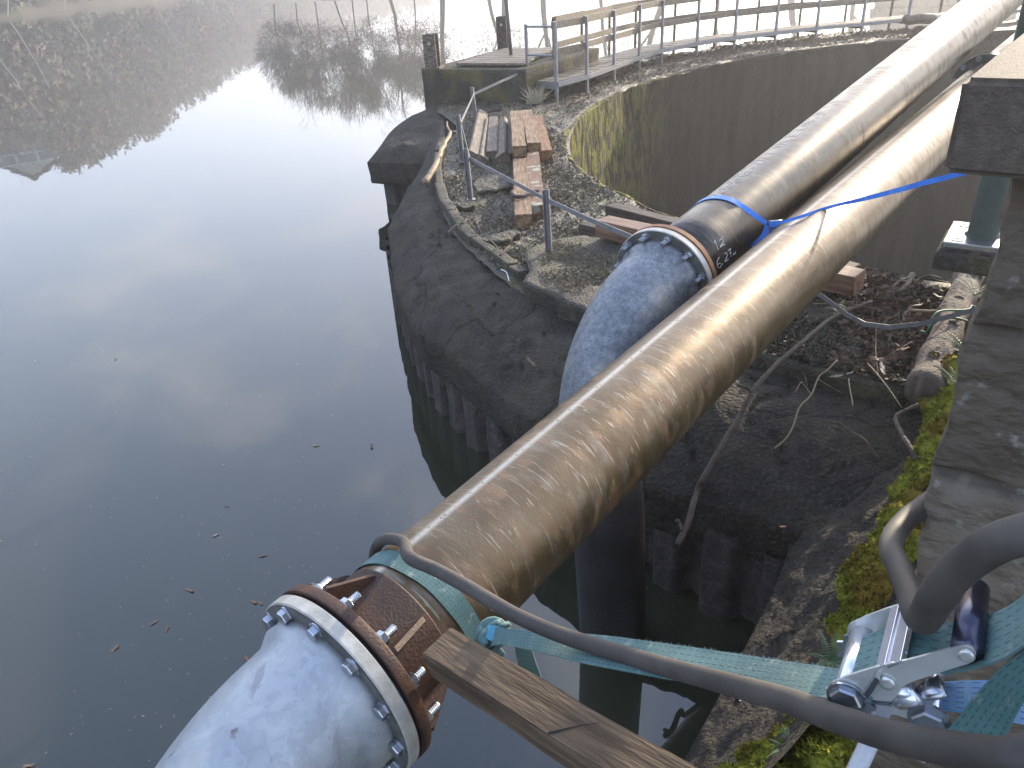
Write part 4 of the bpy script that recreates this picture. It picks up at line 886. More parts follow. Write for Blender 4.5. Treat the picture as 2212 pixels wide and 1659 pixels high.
MB().lathe(rq(1265, 1062) - Ww * .0005, -Ww, [(0, .007), (.0025, .007), (.003, .004)], 16, True).build('rivet', M['zinc'], rt, True)
c = rq(1170, 1060); d = (rq(1190, 1030) - rq(1140, 1110)).normalized(); MB().box(c - Ww * .004, d, Nw, Ww, .014, .003, .005, .0008).build('pawl_tab', M['bolt'], rt)
for xx, yy, rr in ((1315, 945, .0085), (1225, 965, .0055)):
    c = rq(xx, yy); q = MB(); d = (rq(xx + 60, yy - 25) - c).normalized(); q.box(c + Ww * WID / 2, Ww, d, d.cross(Ww), WID / 2, rr, .0018, .0008).build('slotted_bar', M['chrome'], rt)
fl = [(1120, 1195), (1300, 1215), (1450, 1228), (1580, 1240), (1630, 1270), (1665, 1330), (1655, 1375), (1610, 1400), (1540, 1385), (1440, 1330), (1320, 1290), (1200, 1285), (1130, 1265)]
P = [rq(*q, .006) for q in fl]; MB().prism(P, Ww * .0025).build('frame_plate', M['zinc'], rt); MB().prism([p + Ww * (WID - .018) for p in P], Ww * .0025).build('frame_plate', M['zinc'], rt)
bc = rq(1560, 1315, .006); hexbolt(bc - Ww * .001, -Ww, .015, .007, rt, M['bolt']); MB().sweep([bc, bc + Ww * (WID - .01)], .007, 16).build('frame_bolt', M['chrome'], rt, True)
P = [rq(x, y, .004) for x, y in ((1140, 1190), (1300, 1215), (1310, 1250), (1280, 1300), (1135, 1255))]; MB().prism(P, -Ww * .004).build('spring_cover', M['chrome'], rt)
MB().sweep([rq(1340, 1160, .012), rq(1410, 1135, .010), rq(1450, 1110, .012)], .013, 14).build('release_catch', M['chrome'], rt, True)
MB().sweep([rq(1490, 1190, .014), rq(1560, 1120, .012), rq(1650, 1090, .014)], .010, 14, flat=.6).build('release_spring', M['bolt'], rt, True)
# strap through the ratchet and beyond
pa = [rq(950, 985, .0), rq(1100, 935, 0), rq(1300, 900), rq(1600, 800), rq(1850, 760), rq(2050, 640), rq(2300, 480)]
upa = [rq(990, 850, WID * .8), rq(1150, 810, WID * .8), rq(1350, 720, WID * .8)]
s0 = rq(960, 1040, .006); s1 = rq(1250, 975, .006); s2 = rq(1400, 950, .006)
w5 = Ww * .068
wl = [rq(900, 1110, .006), rq(1000, 1075, .006), rq(1130, 1030, .006), rq(1260, 1010, .006)]
strap('spool_web', [p for p in wl], [p + w5 for p in wl], M['teal'], rt)
wl = [rq(1390, 960, .006), rq(1520, 975, .004), rq(1700, 1000, .0), rq(1900, 960, -.004), rq(2080, 900, -.01), rq(2300, 760, -.02)]
strap('exit_web', cr_pts(wl, 20), cr_pts([p + w5 for p in wl], 20), M['teal'], rt)
# second strap running off to the right, and its folded tail
t2 = empty('lower_strap', rq(1700, 1180, 0), 'sun-bleached blue lower strap leaving the ratchet towards the right edge', 'strap')
wl = [rq(1480, 1240, .02), rq(1700, 1260, .02), rq(1950, 1300, .02), rq(2250, 1360, .02)]; wh = [rq(1560, 1080, .078), rq(1720, 1065, .078), rq(1960, 1060, .078), rq(2260, 1090, .078)]
M['teal2'] = webbing('blue_faded_webbing', (.10, .26, .45), (.20, .36, .55), (.02, .05, .16), n1=80)
strap('web', cr_pts(wl, 16), cr_pts(wh, 16), M['teal2'], t2)
lo_ = [rq(x, y, -.002) for x, y in ((1640, 1440), (1740, 1330), (1850, 1190), (1960, 1060), (2060, 960), (2300, 780))]; hi_ = [rq(x, y, -.016) for x, y in ((2080, 1450), (2120, 1370), (2160, 1290), (2230, 1180), (2330, 1090), (2500, 950))]
M['tealdark'] = webbing('dark_green_webbing', (.045, .12, .115), (.07, .16, .15), (.02, .05, .05), n1=80)
strap('folded_tail', cr_pts(lo_, 20), cr_pts(hi_, 20), M['tealdark'], t2)

# white painted pole
wp = [at(1905, 1530, 1.06), at(1880, 1600, 1.04), at(1848, 1668, 1.02), at(1790, 1800, 1.0)]
MB().sweep(wp, .010, 16).build('painted_pole', M['white'], smooth=True, label='thin pole in flaking white paint rising from the bottom edge to the ratchet', cat='pole')

# foreground plank
M0, M1 = at(908, 1412, 1.60), at(1290, 1659, 1.32); Dv = (M1 - M0).normalized()
Up = onplane(942, 1356, M0, Dv); T = (Up - M0); T = (T - Dv * T.dot(Dv)); TL = .100
vn = (M0 - ORG).normalized(); nrm_ = (Z_ * 1.0 - X_ * .18); nrm_ = (nrm_ - Dv * nrm_.dot(Dv)).normalized(); Tn = nrm_.cross(Dv).normalized()
if Tn.dot(T) < 0: Tn = -Tn
Lb = 1.6; w_, h_ = .082, .066
c = M0 + Dv * (Lb / 2) + Tn * (w_ / 2) - nrm_ * (h_ / 2)
bm = bmesh.new(); bmesh.ops.create_cube(bm, size=2)
for v in bm.verts: v.co = V((v.co.x * Lb / 2, v.co.y * w_ / 2, v.co.z * h_ / 2))
bmesh.ops.subdivide_edges(bm, edges=[e for e in bm.edges if abs((e.verts[0].co - e.verts[1].co).x) > .01], cuts=60)
for v in bm.verts: v.co += V((0, .003 * nz(v.co, 6), .003 * nz(v.co + V((3, 0, 0)), 6)))
bmesh.ops.bevel(bm, geom=[e for e in bm.edges if len(e.link_faces) == 2 and e.calc_face_angle(0) > .8], offset=.004, segments=2, affect='EDGES')
me = bpy.data.meshes.new('support_beam'); bm.to_mesh(me); bm.free(); me.materials.append(M['beam']); o = bpy.data.objects.new('support_beam', me); COL.objects.link(o)
o.matrix_world = Matrix.Translation(c) @ Matrix((Dv, Tn, nrm_)).transposed().to_4x4(); tag(o, 'rough grey-brown squared beam in the foreground with one end under the rusty flange', 'beam')
crk = [(1184, 1583), (1200, 1580), (1220, 1575), (1258, 1566), (1296, 1561)]
P = [onplane(*q, M0 + nrm_ * .0008, nrm_) for q in crk]; ck2 = MB().sweep(P, [.0022, .0026, .0018, .0008, .0006], 6, flat=.3).build('split', M['black'], o); ck2.location = (0, 0, 0); ck2.matrix_parent_inverse = o.matrix_world.inverted()
# ================================================================ STONE PARAPET AND COPING
C0 = V((.545, .803, 0)); D1 = V((.79, -.613, 0)).normalized(); D2 = V((-D1.y, D1.x, 0))
par = empty('stone_parapet', V((C0.x, C0.y, 1.1)), 'rough brown sandstone parapet at the right edge under a dark projecting coping', 'wall')
def ex_stone(n, l, col, tc, mpn, b):
    at_ = n.new('ShaderNodeAttribute'); at_.attribute_name = 'tint'; sp_ = n.new('ShaderNodeSeparateColor'); l(at_.outputs['Color'], sp_.inputs[0]); cb3 = n.new('ShaderNodeCombineColor'); [l(sp_.outputs[0], cb3.inputs[q]) for q in range(3)]; col = mixf(n, l, col, cb3.outputs[0], .75, 'OVERLAY')
    k = nmask(n, l, tc.outputs['Object'], 6, .55, .68, 7); col = mixf(n, l, col, (.10, .06, .035), mth(n, l, 'MULTIPLY', k, .5)); col = mixf(n, l, col, (.075, .062, .048), mth(n, l, 'MULTIPLY', sp_.outputs[1], .85))
    k = nmask(n, l, tc.outputs['Object'], 30, .64, .72, 4); return mixf(n, l, col, (.34, .32, .28), mth(n, l, 'MULTIPLY', k, .5))
M['stone'] = pm('brown_sandstone', [(.12, .092, .065), (.20, .16, .115), (.31, .26, .195)], 4, .85, 1.0, 22, 0, (1, 1, 1.5), extra=ex_stone, dist=.02, spec=.3)
ztop, zbot = onv(2035, 372, C0.x, C0.y) + .02, 1.0
NX, NZ = 240, 330; XL = 1.25
rs = random.Random(5); courses = []; z = ztop
while z > zbot: h = rs.uniform(.13, .23); courses.append((z - h, z)); z -= h
stones = []
for ci, (a, b) in enumerate(courses):
    x = -rs.uniform(0, .12) * (ci % 2) - .001; 
    while x < XL: w = rs.uniform(.16, .38); stones.append((x, x + w, a, b, rs.uniform(-.012, .012), rs.uniform(.25, .75), rs.uniform(-.05, .05), rs.uniform(-.1, .1))); x += w
def stone_at(x, z):
    for s_ in stones:
        zz = z + .012 * math.sin(x * 9 + s_[2] * 40) * 0
        if s_[0] <= x < s_[1] and s_[2] <= zz < s_[3]: return s_
    return stones[-1]
vs, fs, tints = [], [], []
bc_ = [stone_at(.0, 0)]
byc = {}
for s_ in stones: byc.setdefault((s_[2], s_[3]), []).append(s_)
for i in range(NX + 1):
    xl = XL * i / NX
    for k in range(NZ + 1):
        zz = zbot + (ztop - zbot) * k / NZ; wz = zz + .010 * nz(V((xl, 0, zz)), 4); wx = xl + .010 * nz(V((xl, 7, zz)), 4); st = None
        for (a, b), L_ in byc.items():
            if a <= wz < b:
                for s_ in L_:
                    if s_[0] <= wx < s_[1]: st = s_; break
                break
        if st is None: st = stones[0]
        ed = min(wx - st[0] if st[0] > .005 else .05, st[1] - wx, wz - st[2], st[3] - wz); e = max(0, min(1, ed / .013))
        bulge = .024 * (1 - (1 - e) ** 2) + st[4] + st[6] * (wx - st[0]) * .5 + st[7] * (wz - st[2]) * .3 + .010 * nz(V((xl * 1.0, st[5] * 9, zz)), 6) + .004 * nz(V((xl, 3, zz)), 25)
        if e <= .02: bulge = -.006 + .003 * nz(V((xl, 1, zz)), 30)
        edge_in = .012 * nz(V((0, 4, zz)), 9) if i == 0 else 0
        p = C0 + D1 * (xl + .018 * nz(V((5, 0, zz)), 6) * max(0, 1 - i / 10)) - D2 * bulge; p.z = zz; vs.append(p); tints.append(st[5] if e > .3 else -1.0)
for i in range(NX):
    for k in range(NZ): a = i * (NZ + 1) + k; fs.append((a, a + NZ + 1, a + NZ + 2, a + 1))
b0 = len(vs); TH = .36; NB = 26
for j in range(1, NB + 1):
    for k in range(NZ + 1):
        f0 = vs[k]; q = f0 + D2 * (TH * j / NB) - D1 * (.012 * nz(V((j * .06, 2, f0.z)), 8) * min(1, j / 3)); vs.append(q); tints.append(tints[k])
for j in range(NB):
    for k in range(NZ):
        a = k if j == 0 else b0 + (j - 1) * (NZ + 1) + k; c = b0 + j * (NZ + 1) + k; fs.append((a, a + 1, c + 1, c))
o = mesh('stonework', vs, fs, M['stone'], par, True); ca_ = o.data.attributes.new('tint', 'FLOAT_COLOR', 'POINT')
tt = np.array(tints); ca_.data.foreach_set('color', np.stack([np.where(tt < 0, .5, tt), tt < 0, tt * 0, tt * 0 + 1], 1).astype(np.float32).ravel())
# coping: bottom-left front corner and top-left front corner measured
cb_ = at(2035, 375, .90); 
n1 = -D2
ct = onplane(2065, 168, cb_ , n1); HT = ct.z - cb_.z
M['copefront'] = pm('dark_brown_coping', [(.05, .036, .026), (.075, .055, .04), (.10, .075, .055)], 6, .75, .5, 60, 0, dist=.004)
M['copetop'] = M['copefront']
cpm = bmesh.new(); bmesh.ops.create_cube(cpm, size=2)
LC, TC = 1.5, .52
for v in cpm.verts: v.co = V((v.co.x * LC / 2, v.co.y * TC / 2, v.co.z * HT / 2))
bmesh.ops.bevel(cpm, geom=list(cpm.edges), offset=.006, segments=3, affect='EDGES')
me = bpy.data.meshes.new('coping'); cpm.to_mesh(me); cpm.free()
M['cope'] = pm('granular_dark_coping', [(.11, .084, .062), (.14, .108, .08), (.18, .143, .11)], 90, .8, .7, 380, 0, dist=.004, spec=.25)
me.materials.append(M['cope']); o = bpy.data.objects.new('coping', me); COL.objects.link(o); o.parent = par
cen = cb_ + D1 * LC / 2 + D2 * TC / 2 + Z_ * HT / 2 ; o.matrix_basis = Matrix.Translation(cen - par.location) @ Matrix((D1, D2, Z_)).transposed().to_4x4()

# ================================================================ STEEL COLUMN ON ITS BASE PLATE
zp = -1.18
a, b = G(2037, 521, zp), G(2060.5, 476, zp); c = G(2146, 536, zp); d1 = (b - a).normalized(); d2 = (c - a); d2 = (d2 - d1 * d2.dot(d1)).normalized()
col = empty('steel_column', a + d1 * .16 + d2 * .16 - Z_ * .03, 'grey-green steel column bolted to a bright base plate on a concrete pad', 'column')
LP = .32; cc = a + d1 * LP / 2 + d2 * LP / 2
def obox(c, hx, hy, hz, bev): return MB().box(c, d1, d2, Z_, hx, hy, hz, bev)
obox(cc - Z_ * .014, LP / 2, LP / 2, .014, .004).build('base_plate', M['plate'], col)
obox(cc - Z_ * .036, LP / 2 + .004, LP / 2 + .004, .008, .002).build('grout', M['timberdark'], col)
pad = obox(cc - Z_ * .085 + d2 * .50, LP / 2 + .02, LP / 2 + .52, .041, .012); pad.build('concrete_pad', M['block'], col)
obox(cc - Z_ * 1.1 + d2 * 1.05, LP / 2 - .02, LP / 2, .98, .012).build('concrete_plinth', M['block'], col)
cq = G(2121, 512, zp); cq = cq + d1 * .03
MB().lathe(V((cq.x, cq.y, WZ + zp)), Z_, [(0, .072), (.006, .066), (.010, .061), (1.6, .061)], 48).build('column_tube', M['steelpaint'], col, True)
for s_, t_ in ((.045, .05), (LP - .06, .05), (.045, LP - .05), (LP - .06, LP - .05)): hexbolt(a + d1 * s_ + d2 * t_, Z_, .019, .018, col, M['plate'])

# ================================================================ LOG, BRANCHES, TWIGS
lg = empty('log', G(1990, 850, -1.95), 'barkless grey-brown log lying along the mossy ledge beyond the stone wall', 'log')
la_, lb_ = G(1990, 846, -1.92), G(2108, 565, -1.90); P = [la_.lerp(lb_, k / 30) + V((.006 * math.sin(k * .7), .0, .004 * math.sin(k))) for k in range(31)]
q = MB().sweep(P, [.078 + .006 * math.sin(k * 1.3) for k in range(31)], 40); q.v = [p + V((nz(p, 9), nz(p + V((2, 2, 2)), 9), nz(p + V((4, 4, 4)), 9))) * .009 for p in q.v]
q.build('trunk', M['bark'], lg, True)
for k in range(7):
    t = random.uniform(.1, .9); p = la_.lerp(lb_, t); d = (lb_ - la_).normalized(); an = random.uniform(-1.4, 1.0); s_ = d.cross(Z_); r0 = .083
    g = []
    for i in range(7):
        row = []
        for j in range(5):
            aa = an + (j - 2) * .16; rr = r0 + .006 + .004 * math.sin(i * 2 + j); row.append(p + d * ((i - 3) * .022 + .01 * math.sin(j * 3 + k)) + (s_ * math.sin(aa) + Z_ * math.cos(aa)) * rr)
        g += row
    MB().add(g, [(i * 5 + j, i * 5 + j + 1, i * 5 + j + 6, i * 5 + j + 5) for i in range(6) for j in range(4)]).build('bark_flake', M['bark'], lg, True)
def z5(x, y, z): u, v = 1520.8 + .3125 * x, 518.4 + .3125 * y; return G(u, v, z)
def branch(name, runs, mat, label, cat='branch', group=None):
    q = MB()
    for pts, r0, r1 in runs:
        n = len(pts) * 6; P = cr_pts(pts, n); P = [p + V((nz(p, 5), nz(p + V((7, 0, 0)), 5), nz(p + V((0, 7, 0)), 5))) * r0 * .5 for p in P]; q.sweep(P, [(r0 + (r1 - r0) * i / (n - 1)) * (1 + .12 * nz(P[i], 30)) for i in range(n)], 10)
    return q.build(name, M[mat], smooth=True, label=label, cat=cat, group=group)
branch('fallen_branch', [([z5(1160, 425, -1.93), z5(960, 500, -1.92), z5(860, 560, -1.92), z5(700, 690, -1.92), z5(500, 860, -1.93), z5(330, 1060, -1.97), z5(240, 1230, -2.05), z5(120, 1430, -2.12), z5(0, 1640, -2.2), G(1508, 1058, -2.26), G(1486, 1130, -2.33), G(1463, 1176, -2.38)], .010, .016),
   ([z5(330, 1060, -1.97), z5(300, 1020, -1.94), z5(235, 1000, -1.92)], .010, .008), ([G(1472, 1145, -2.34), G(1466, 1128, -2.32), G(1461, 1124, -2.31)], .008, .009)], 'twig', 'long crooked branch hanging from the right slab down across the dark quay wall')
branch('fallen_branch', [([z5(920, 830, -1.93), z5(850, 900, -1.94), z5(790, 950, -1.96), z5(740, 1070, -2.0), z5(660, 1160, -2.03), z5(610, 1300, -2.08), z5(560, 1380, -2.1), z5(490, 1440, -2.12)], .004, .0045), ([z5(740, 1070, -2.0), z5(690, 1000, -1.95), z5(670, 985, -1.93), z5(635, 1045, -1.93)], .003, .002), ([z5(715, 1010, -1.96), z5(700, 950, -1.9), z5(685, 925, -1.88)], .0022, .0012), ([z5(785, 960, -1.96), z5(850, 1000, -1.97), z5(960, 1060, -2.0)], .002, .0012)], 'paletwig', 'thin forked pale twig draped over the edge of the right slab', 'twig')
branch('fallen_branch', [([z5(820, 1250, -2.03), z5(930, 1265, -2.04), z5(1010, 1320, -2.06), z5(1110, 1380, -2.08), z5(1160, 1450, -2.1), z5(1210, 1515, -2.12)], .0035, .0055), ([z5(930, 1265, -2.04), z5(950, 1220, -2.02), z5(830, 1170, -2.0)], .0028, .0012)], 'twig', 'thin lichened twig lying on the dark concrete left of the mossy ledge', 'twig')
branch('broken_stick', [([z5(1480, 1140, -1.86), z5(1400, 1180, -1.88), z5(1325, 1225, -1.9), z5(1370, 1340, -1.92), z5(1420, 1430, -1.92), z5(1470, 1520, -1.93)], .008, .011)], 'bark', 'short broken stick with a sharp elbow below the sawn end of the log', 'stick')
branch('curled_root', [([z5(1440, 240, -1.92), z5(1400, 300, -1.9), z5(1350, 350, -1.9), z5(1310, 360, -1.93)], .018, .008), ([z5(1430, 250, -1.9), z5(1340, 290, -1.86), z5(1300, 350, -1.88), z5(1330, 430, -1.95)], .006, .006), ([z5(1490, 270, -1.93), z5(1560, 245, -1.9), z5(1640, 265, -1.93)], .010, .006)], 'bark', 'curled driftwood root with pale bark lying between the slab edge and the log', 'driftwood')
branch('broken_stick', [([z5(1420, 485, -1.93), z5(1520, 490, -1.92), z5(1610, 492, -1.92)], .009, .010)], 'paletwig', 'short straight broken stick pointing at the green cord on the log', 'stick')
gi = 0
for a_, b_, lab in (((700, 480), (900, 455), 'thin curved dry twig nearest the front pipe on the right slab'), ((750, 440), (1250, 490), 'long thin dry twig crossing the slab behind the big branch'), ((930, 855), (1290, 890), 'straight dry twig beside the pale leaves on the slab'), ((1130, 850), (1370, 1160), 'bent dry twig reaching from the slab towards the broken stick'), ((1190, 600), (1210, 980), 'fine dry twig standing in the leaf litter on the slab'), ((1000, 960), (1030, 1150), 'tiny dry twig hooked over the slab edge'), ((1270, 800), (1440, 700), 'dry twig in the shaded leaves left of the log')):
    m_ = ((a_[0] + b_[0]) / 2 + random.uniform(-20, 20), (a_[1] + b_[1]) / 2 + random.uniform(-40, 20))
    branch('dry_twig', [([z5(*a_, -1.94), z5(*m_, -1.93), z5(*b_, -1.95)], .003, .002)], 'paletwig' if gi % 2 else 'twig', lab, 'twig', 'dry twigs on the right slab'); gi += 1
def zl(x, y, z): return G(777.7 + .15625 * x, 207.4 + .15625 * y, z)
branch('pale_stick', [([zl(895, 1180, -1.98), zl(960, 1090, -1.95), zl(1040, 980, -1.92), zl(1075, 880, -1.91), zl(1110, 780, -1.91), zl(1180, 640, -1.91), zl(1260, 505, -1.9)], .034, .022), ([zl(1260, 505, -1.9), zl(1205, 425, -1.86), zl(1200, 350, -1.82)], .016, .008), ([zl(1260, 505, -1.9), zl(1320, 488, -1.88)], .016, .012)], 'paletwig', 'long pale peeled stick with a forked end lying on the outer shoulder of the quay', 'stick')
branch('dark_stick', [([G(*z3(1048, 778), -1.90), G(*z3(1065, 798), -1.895), G(*z3(1110, 805), -1.89), G(*z3(1160, 788), -1.89), G(*z3(1200, 772), -1.90), G(*z3(1240, 772), -1.90)], .022, .013)], 'timberdark', 'dark curved stick lying across the two front sawn beams', 'stick')
branch('broken_stick', [([G(*z3(880, 220), -2.0), G(*z3(930, 212), -1.99), G(*z3(972, 205), -1.96)], .02, .03)], 'timberdark', 'short dark stick lying behind the leaning grey timber', 'stick')
for k, (a_, b_, lab) in enumerate([((690, 930), (800, 1060), 'dark stick in the heap of twigs beside the kerb stones'), ((600, 860), (690, 960), 'pale twig crossing the kerb stones in the middle of the row'), ((600, 1060), (700, 1010), 'thin dark twig poking over the quay shoulder'), ((965, 1215), (1060, 1165), 'red-barked stick lying in the shaded hollow beside the large slab'), ((640, 935), (840, 950), 'long fine twig arching over the litter near the kerb'), ((740, 940), (850, 1080), 'reddish twig in the brushwood beside the thin flagstone'), ((880, 1100), (980, 1190), 'pale split twig under the thin flagstone edge'), ((975, 1310), (1030, 1390), 'white bent twig in the gap before the large slab')]):
    a3, b3 = G(*z3(*a_), -1.97), G(*z3(*b_), -1.99); m3 = (a3 + b3) / 2 + V((random.uniform(-.03, .03), random.uniform(-.05, .05), .03)); branch('dry_twig', [([a3, m3, b3], .008 if k in (0, 3) else .004, .003)], ('bark', 'paletwig', 'twig', 'rust', 'paletwig', 'rust', 'paletwig', 'white')[k], lab, 'twig', 'dry twigs along the kerb stones')
# green cord on the log
q = MB(); pts = [z5(1500, 630, -1.93), z5(1545, 630, -1.86), z5(1590, 520, -1.80), z5(1650, 488, -1.80), z5(1750, 485, -1.83), z5(1830, 480, -1.86), z5(1850, 455, -1.86), z5(1880, 470, -1.88)]; q.sweep(cr_pts(pts, 50), .006, 8); pts = [z5(1560, 600, -1.88), z5(1640, 545, -1.80), z5(1740, 540, -1.82), z5(1820, 560, -1.86)]; q.sweep(cr_pts(pts, 30), .006, 8)
q.build('cord', pm('green_cord', [(.01, .09, .05), (.02, .14, .08)], 40, .6, 0), smooth=True, label='thin dark green cord tied round the log', cat='cord')
# dry grass tuft by the walkway leg
q = MB(); gb = G(*(lambda x, y: (777.7 + .3125 * x, .3125 * y))(1210, 715), -2.03)
for k in range(140):
    d = V((random.gauss(0, .10), random.gauss(0, .08), random.uniform(.10, .32))); s_ = V((random.gauss(0, .004), .003, 0)); b_ = gb + V((random.gauss(0, .05), random.gauss(0, .05), 0)); q.add([b_ - s_, b_ + s_, b_ + d * .6 + s_ * .6, b_ + d + V((0, 0, -.03))], [(0, 1, 2, 3)])
q.build('dry_grass', M['paleleaf'], label='tuft of dry straw-coloured grass under the near end of the walkway', cat='grass tuft')
# shrub twigs and old logs by the far walkway
branch('drift_log', [([G(2262 / 1.1573 * 1.0, 42, -1.75), G(2000, 44, -1.76), G(2040, 44, -1.8)], .10, .10)], 'bark', 'weathered plank-like log lying on the far quay behind the walkway', 'log')
# ---- ferns
def fern(base, n, L_, label, mat='fernm'):
    q = MB()
    for k in range(n):
        az = random.uniform(0, 6.28); d = V((math.cos(az), math.sin(az), 0)); l_ = L_ * random.uniform(.6, 1)
        pts = [base + d * (l_ * t * .8) + Z_ * (l_ * (.9 * t - .55 * t * t)) for t in np.linspace(0, 1, 14)]
        s_ = V((-d.y, d.x, 0))
        q.sweep(pts, [.0012] * 14, 4)
        for i in range(1, 14):
            w = .022 * (1 - i / 15) * l_ / .12
            for sg in (-1, 1):
                p = pts[i]; e = p + s_ * sg * w + d * w * .3 - Z_ * .002; q.add([p - d * .0022, p + d * .0022, e + d * .001, e - d * .001], [(0, 1, 2, 3)])
    return q.build('fern', M[mat], label=label, cat='fern', group='small ferns on the mossy ledge')
M['fernm'] = pm('fern_green', [(.04, .085, .03), (.10, .16, .06), (.2, .24, .12)], 30, .7, 0)
fern(G(1790, 1430, -1.88), 11, .13, 'small fern on the apron just above the teal strap, left of the ratchet')
fern(G(1770, 1545, -1.90), 9, .12, 'small fern half hidden between the strap and the hose')
fern(G(2090, 770, -1.72), 12, .22, 'feathery fern at the top of the moss beside the wall edge')
fern(G(2060, 830, -1.78), 9, .16, 'fern growing against the log by the sawn end')
fern(G(2105, 640, -1.72), 10, .2, 'fern behind the green cord next to the stone wall')
fern(G(1700, 1625, -1.86), 8, .09, 'tiny fern in the moss near the bottom edge of the picture')
# ---- leaves
def leafmesh():
    pts = []
    for k in range(22):
        a = 2 * math.pi * k / 22; r = .5 + .5 * abs(math.cos(a)) ** 1.5; r *= (1.0 if k % 2 else .66); pts.append(V((math.cos(a) * r, math.sin(a) * r * .62, .10 * math.sin(3 * a) + .12 * r * r)))
    me = bpy.data.meshes.new('leaf'); me.from_pydata([(0, 0, 0)] + [tuple(p) for p in pts], [], [(0, 1 + k, 1 + (k + 1) % 22) for k in range(22)]); return me
LM = {}
for mt in ('leaf', 'leaf2', 'paleleaf'): LM[mt] = leafmesh(); LM[mt].materials.append(M[mt])
def leaf(p, s, mt, label, group, tilt=.15):
    o = bpy.data.objects.new('leaf', LM[mt]); COL.objects.link(o); o.location = p; o.scale = (s, s * random.uniform(.5, 1.1), s * .6); o.rotation_euler = (random.gauss(0, tilt), random.gauss(0, tilt), random.uniform(0, 6.28)); tag(o, label, 'leaf', group); return o
FL = 'leaves floating on the water'
for u, v, s, mt, lab in ((568, 1202, .05, 'leaf', 'largest floating oak leaf, left of where the hose loops over the pipe'), (466, 1157, .03, 'paleleaf', 'pale round leaf floating above and left of the oak leaf'), (490, 1094, .028, 'leaf', 'small pale leaf floating highest over the dark middle of the water'), (410, 1276, .05, 'leaf', 'curled brown leaf floating left of the galvanised flange'), (333, 1346, .04, 'leaf', 'brown leaf floating at the left beside an orange one'), (361, 1360, .034, 'leaf2', 'orange-red leaf floating beside a brown one'), (549, 1302, .032, 'leaf2', 'small reddish leaf floating nearest the left bolts of the flange'), (563, 1304, .028, 'leaf2', 'narrow orange leaf floating just left of the flange bolts'), (248, 1402, .04, 'leaf', 'brown leaf floating lowest at the left'), (535, 1426, .045, 'leaf2', 'dark orange leaf touching the edge of the galvanised elbow'), (683, 963, .04, 'paleleaf', 'pale leaf floating between the quay and the open water'), (250, 776, .035, 'leaf', 'yellowish leaf floating in the left part of the water'), (803, 965, .05, 'leaf', 'thin pale leaf floating just outside the black shadow of the quay'), (63, 1655, .04, 'leaf', 'brown leaf at the bottom left corner'), (682, 964, .03, 'leaf', 'small tan leaf beside the pale one near the middle'), (925, 1246, .03, 'leaf', 'dim brown leaf floating by the pipe edge')):
    p = G(u, v, -3.05); leaf(V((p.x, p.y, .004)), s * .8, mt, lab, FL, .05)
QL = 'fallen leaves on the quay'
for u, v, z, s, mt, lab in ((1014, 664, -2.14, .05, 'leaf', 'pale brown oak leaf on the sloping quay shoulder above the crack'), (1117, 738, -2.15, .02, 'leaf2', 'tiny red leaf in the crack of the quay shoulder'), (1147, 785, -2.19, .05, 'leaf', 'oak leaf on the quay shoulder left of the blue-grey elbow'), (994, 601, -2.2, .035, 'leaf2', 'orange leaf on the upper quay shoulder'), (1806, 817, -1.95, .05, 'leaf', 'curled brown leaf on the front edge of the right slab'), (2030, 645, -1.95, .06, 'paleleaf', 'star-shaped pale leaf beside the log'), (1905, 800, -1.94, .05, 'paleleaf', 'pale folded leaf on the slab near the log'), (1895, 780, -1.94, .05, 'leaf', 'brown leaf standing on edge in the slab litter'), (1835, 810, -1.96, .03, 'paleleaf', 'small white leaf at the slab edge'), (1952, 825, -1.96, .03, 'paleleaf', 'small pale leaf just left of the sawn log end'), (1982, 663, -1.95, .05, 'leaf', 'brown leaf under the sagging bar'), (1948, 758, -1.95, .05, 'leaf2', 'orange-brown leaf in the shaded litter left of the log'), (2022, 625, -1.94, .05, 'paleleaf', 'broken pale leaf above the star-shaped one'), (1690, 1140 + 2, -2.25, .02, 'leaf2', 'tiny red leaf on the dark cap at the right'), (1960, 675, -1.95, .05, 'leaf', 'brown leaf between the bar and the curled root')):
    leaf(G(u, v, z) + V((0, 0, .012)), s, mt, lab, QL, .4)
# specks drifting on the water
n = 480; u = rng.uniform(0, 1000, n); v_ = rng.uniform(500, 1659, n); cs = []
for a, b in zip(u, v_):
    p = G(a, b, -3.05)
    if mnoise.noise(V((p.x, p.y, 0)) * .9) > random.uniform(-.5, .3): cs.append((p.x, p.y, .003))
cs = np.array(cs); n = len(cs); an = rng.uniform(0, 6.28, n); L_ = rng.uniform(.002, .012, n) * rng.uniform(.2, 1, n); wv = rng.uniform(.0004, .0014, n); d = np.stack([np.cos(an), np.sin(an), np.zeros(n)], 1); s_ = np.stack([-np.sin(an), np.cos(an), np.zeros(n)], 1)
vv = np.stack([cs - d * L_[:, None] - s_ * wv[:, None], cs + d * L_[:, None] - s_ * wv[:, None], cs + d * L_[:, None] + s_ * wv[:, None], cs - d * L_[:, None] + s_ * wv[:, None]], 1).reshape(-1, 3)
mesh('floating_specks', vv.tolist(), np.arange(n * 4).reshape(-1, 4).tolist(), M['paleleaf'], kind='stuff', label='tiny bits of straw and seed drifting on the water', cat='debris')

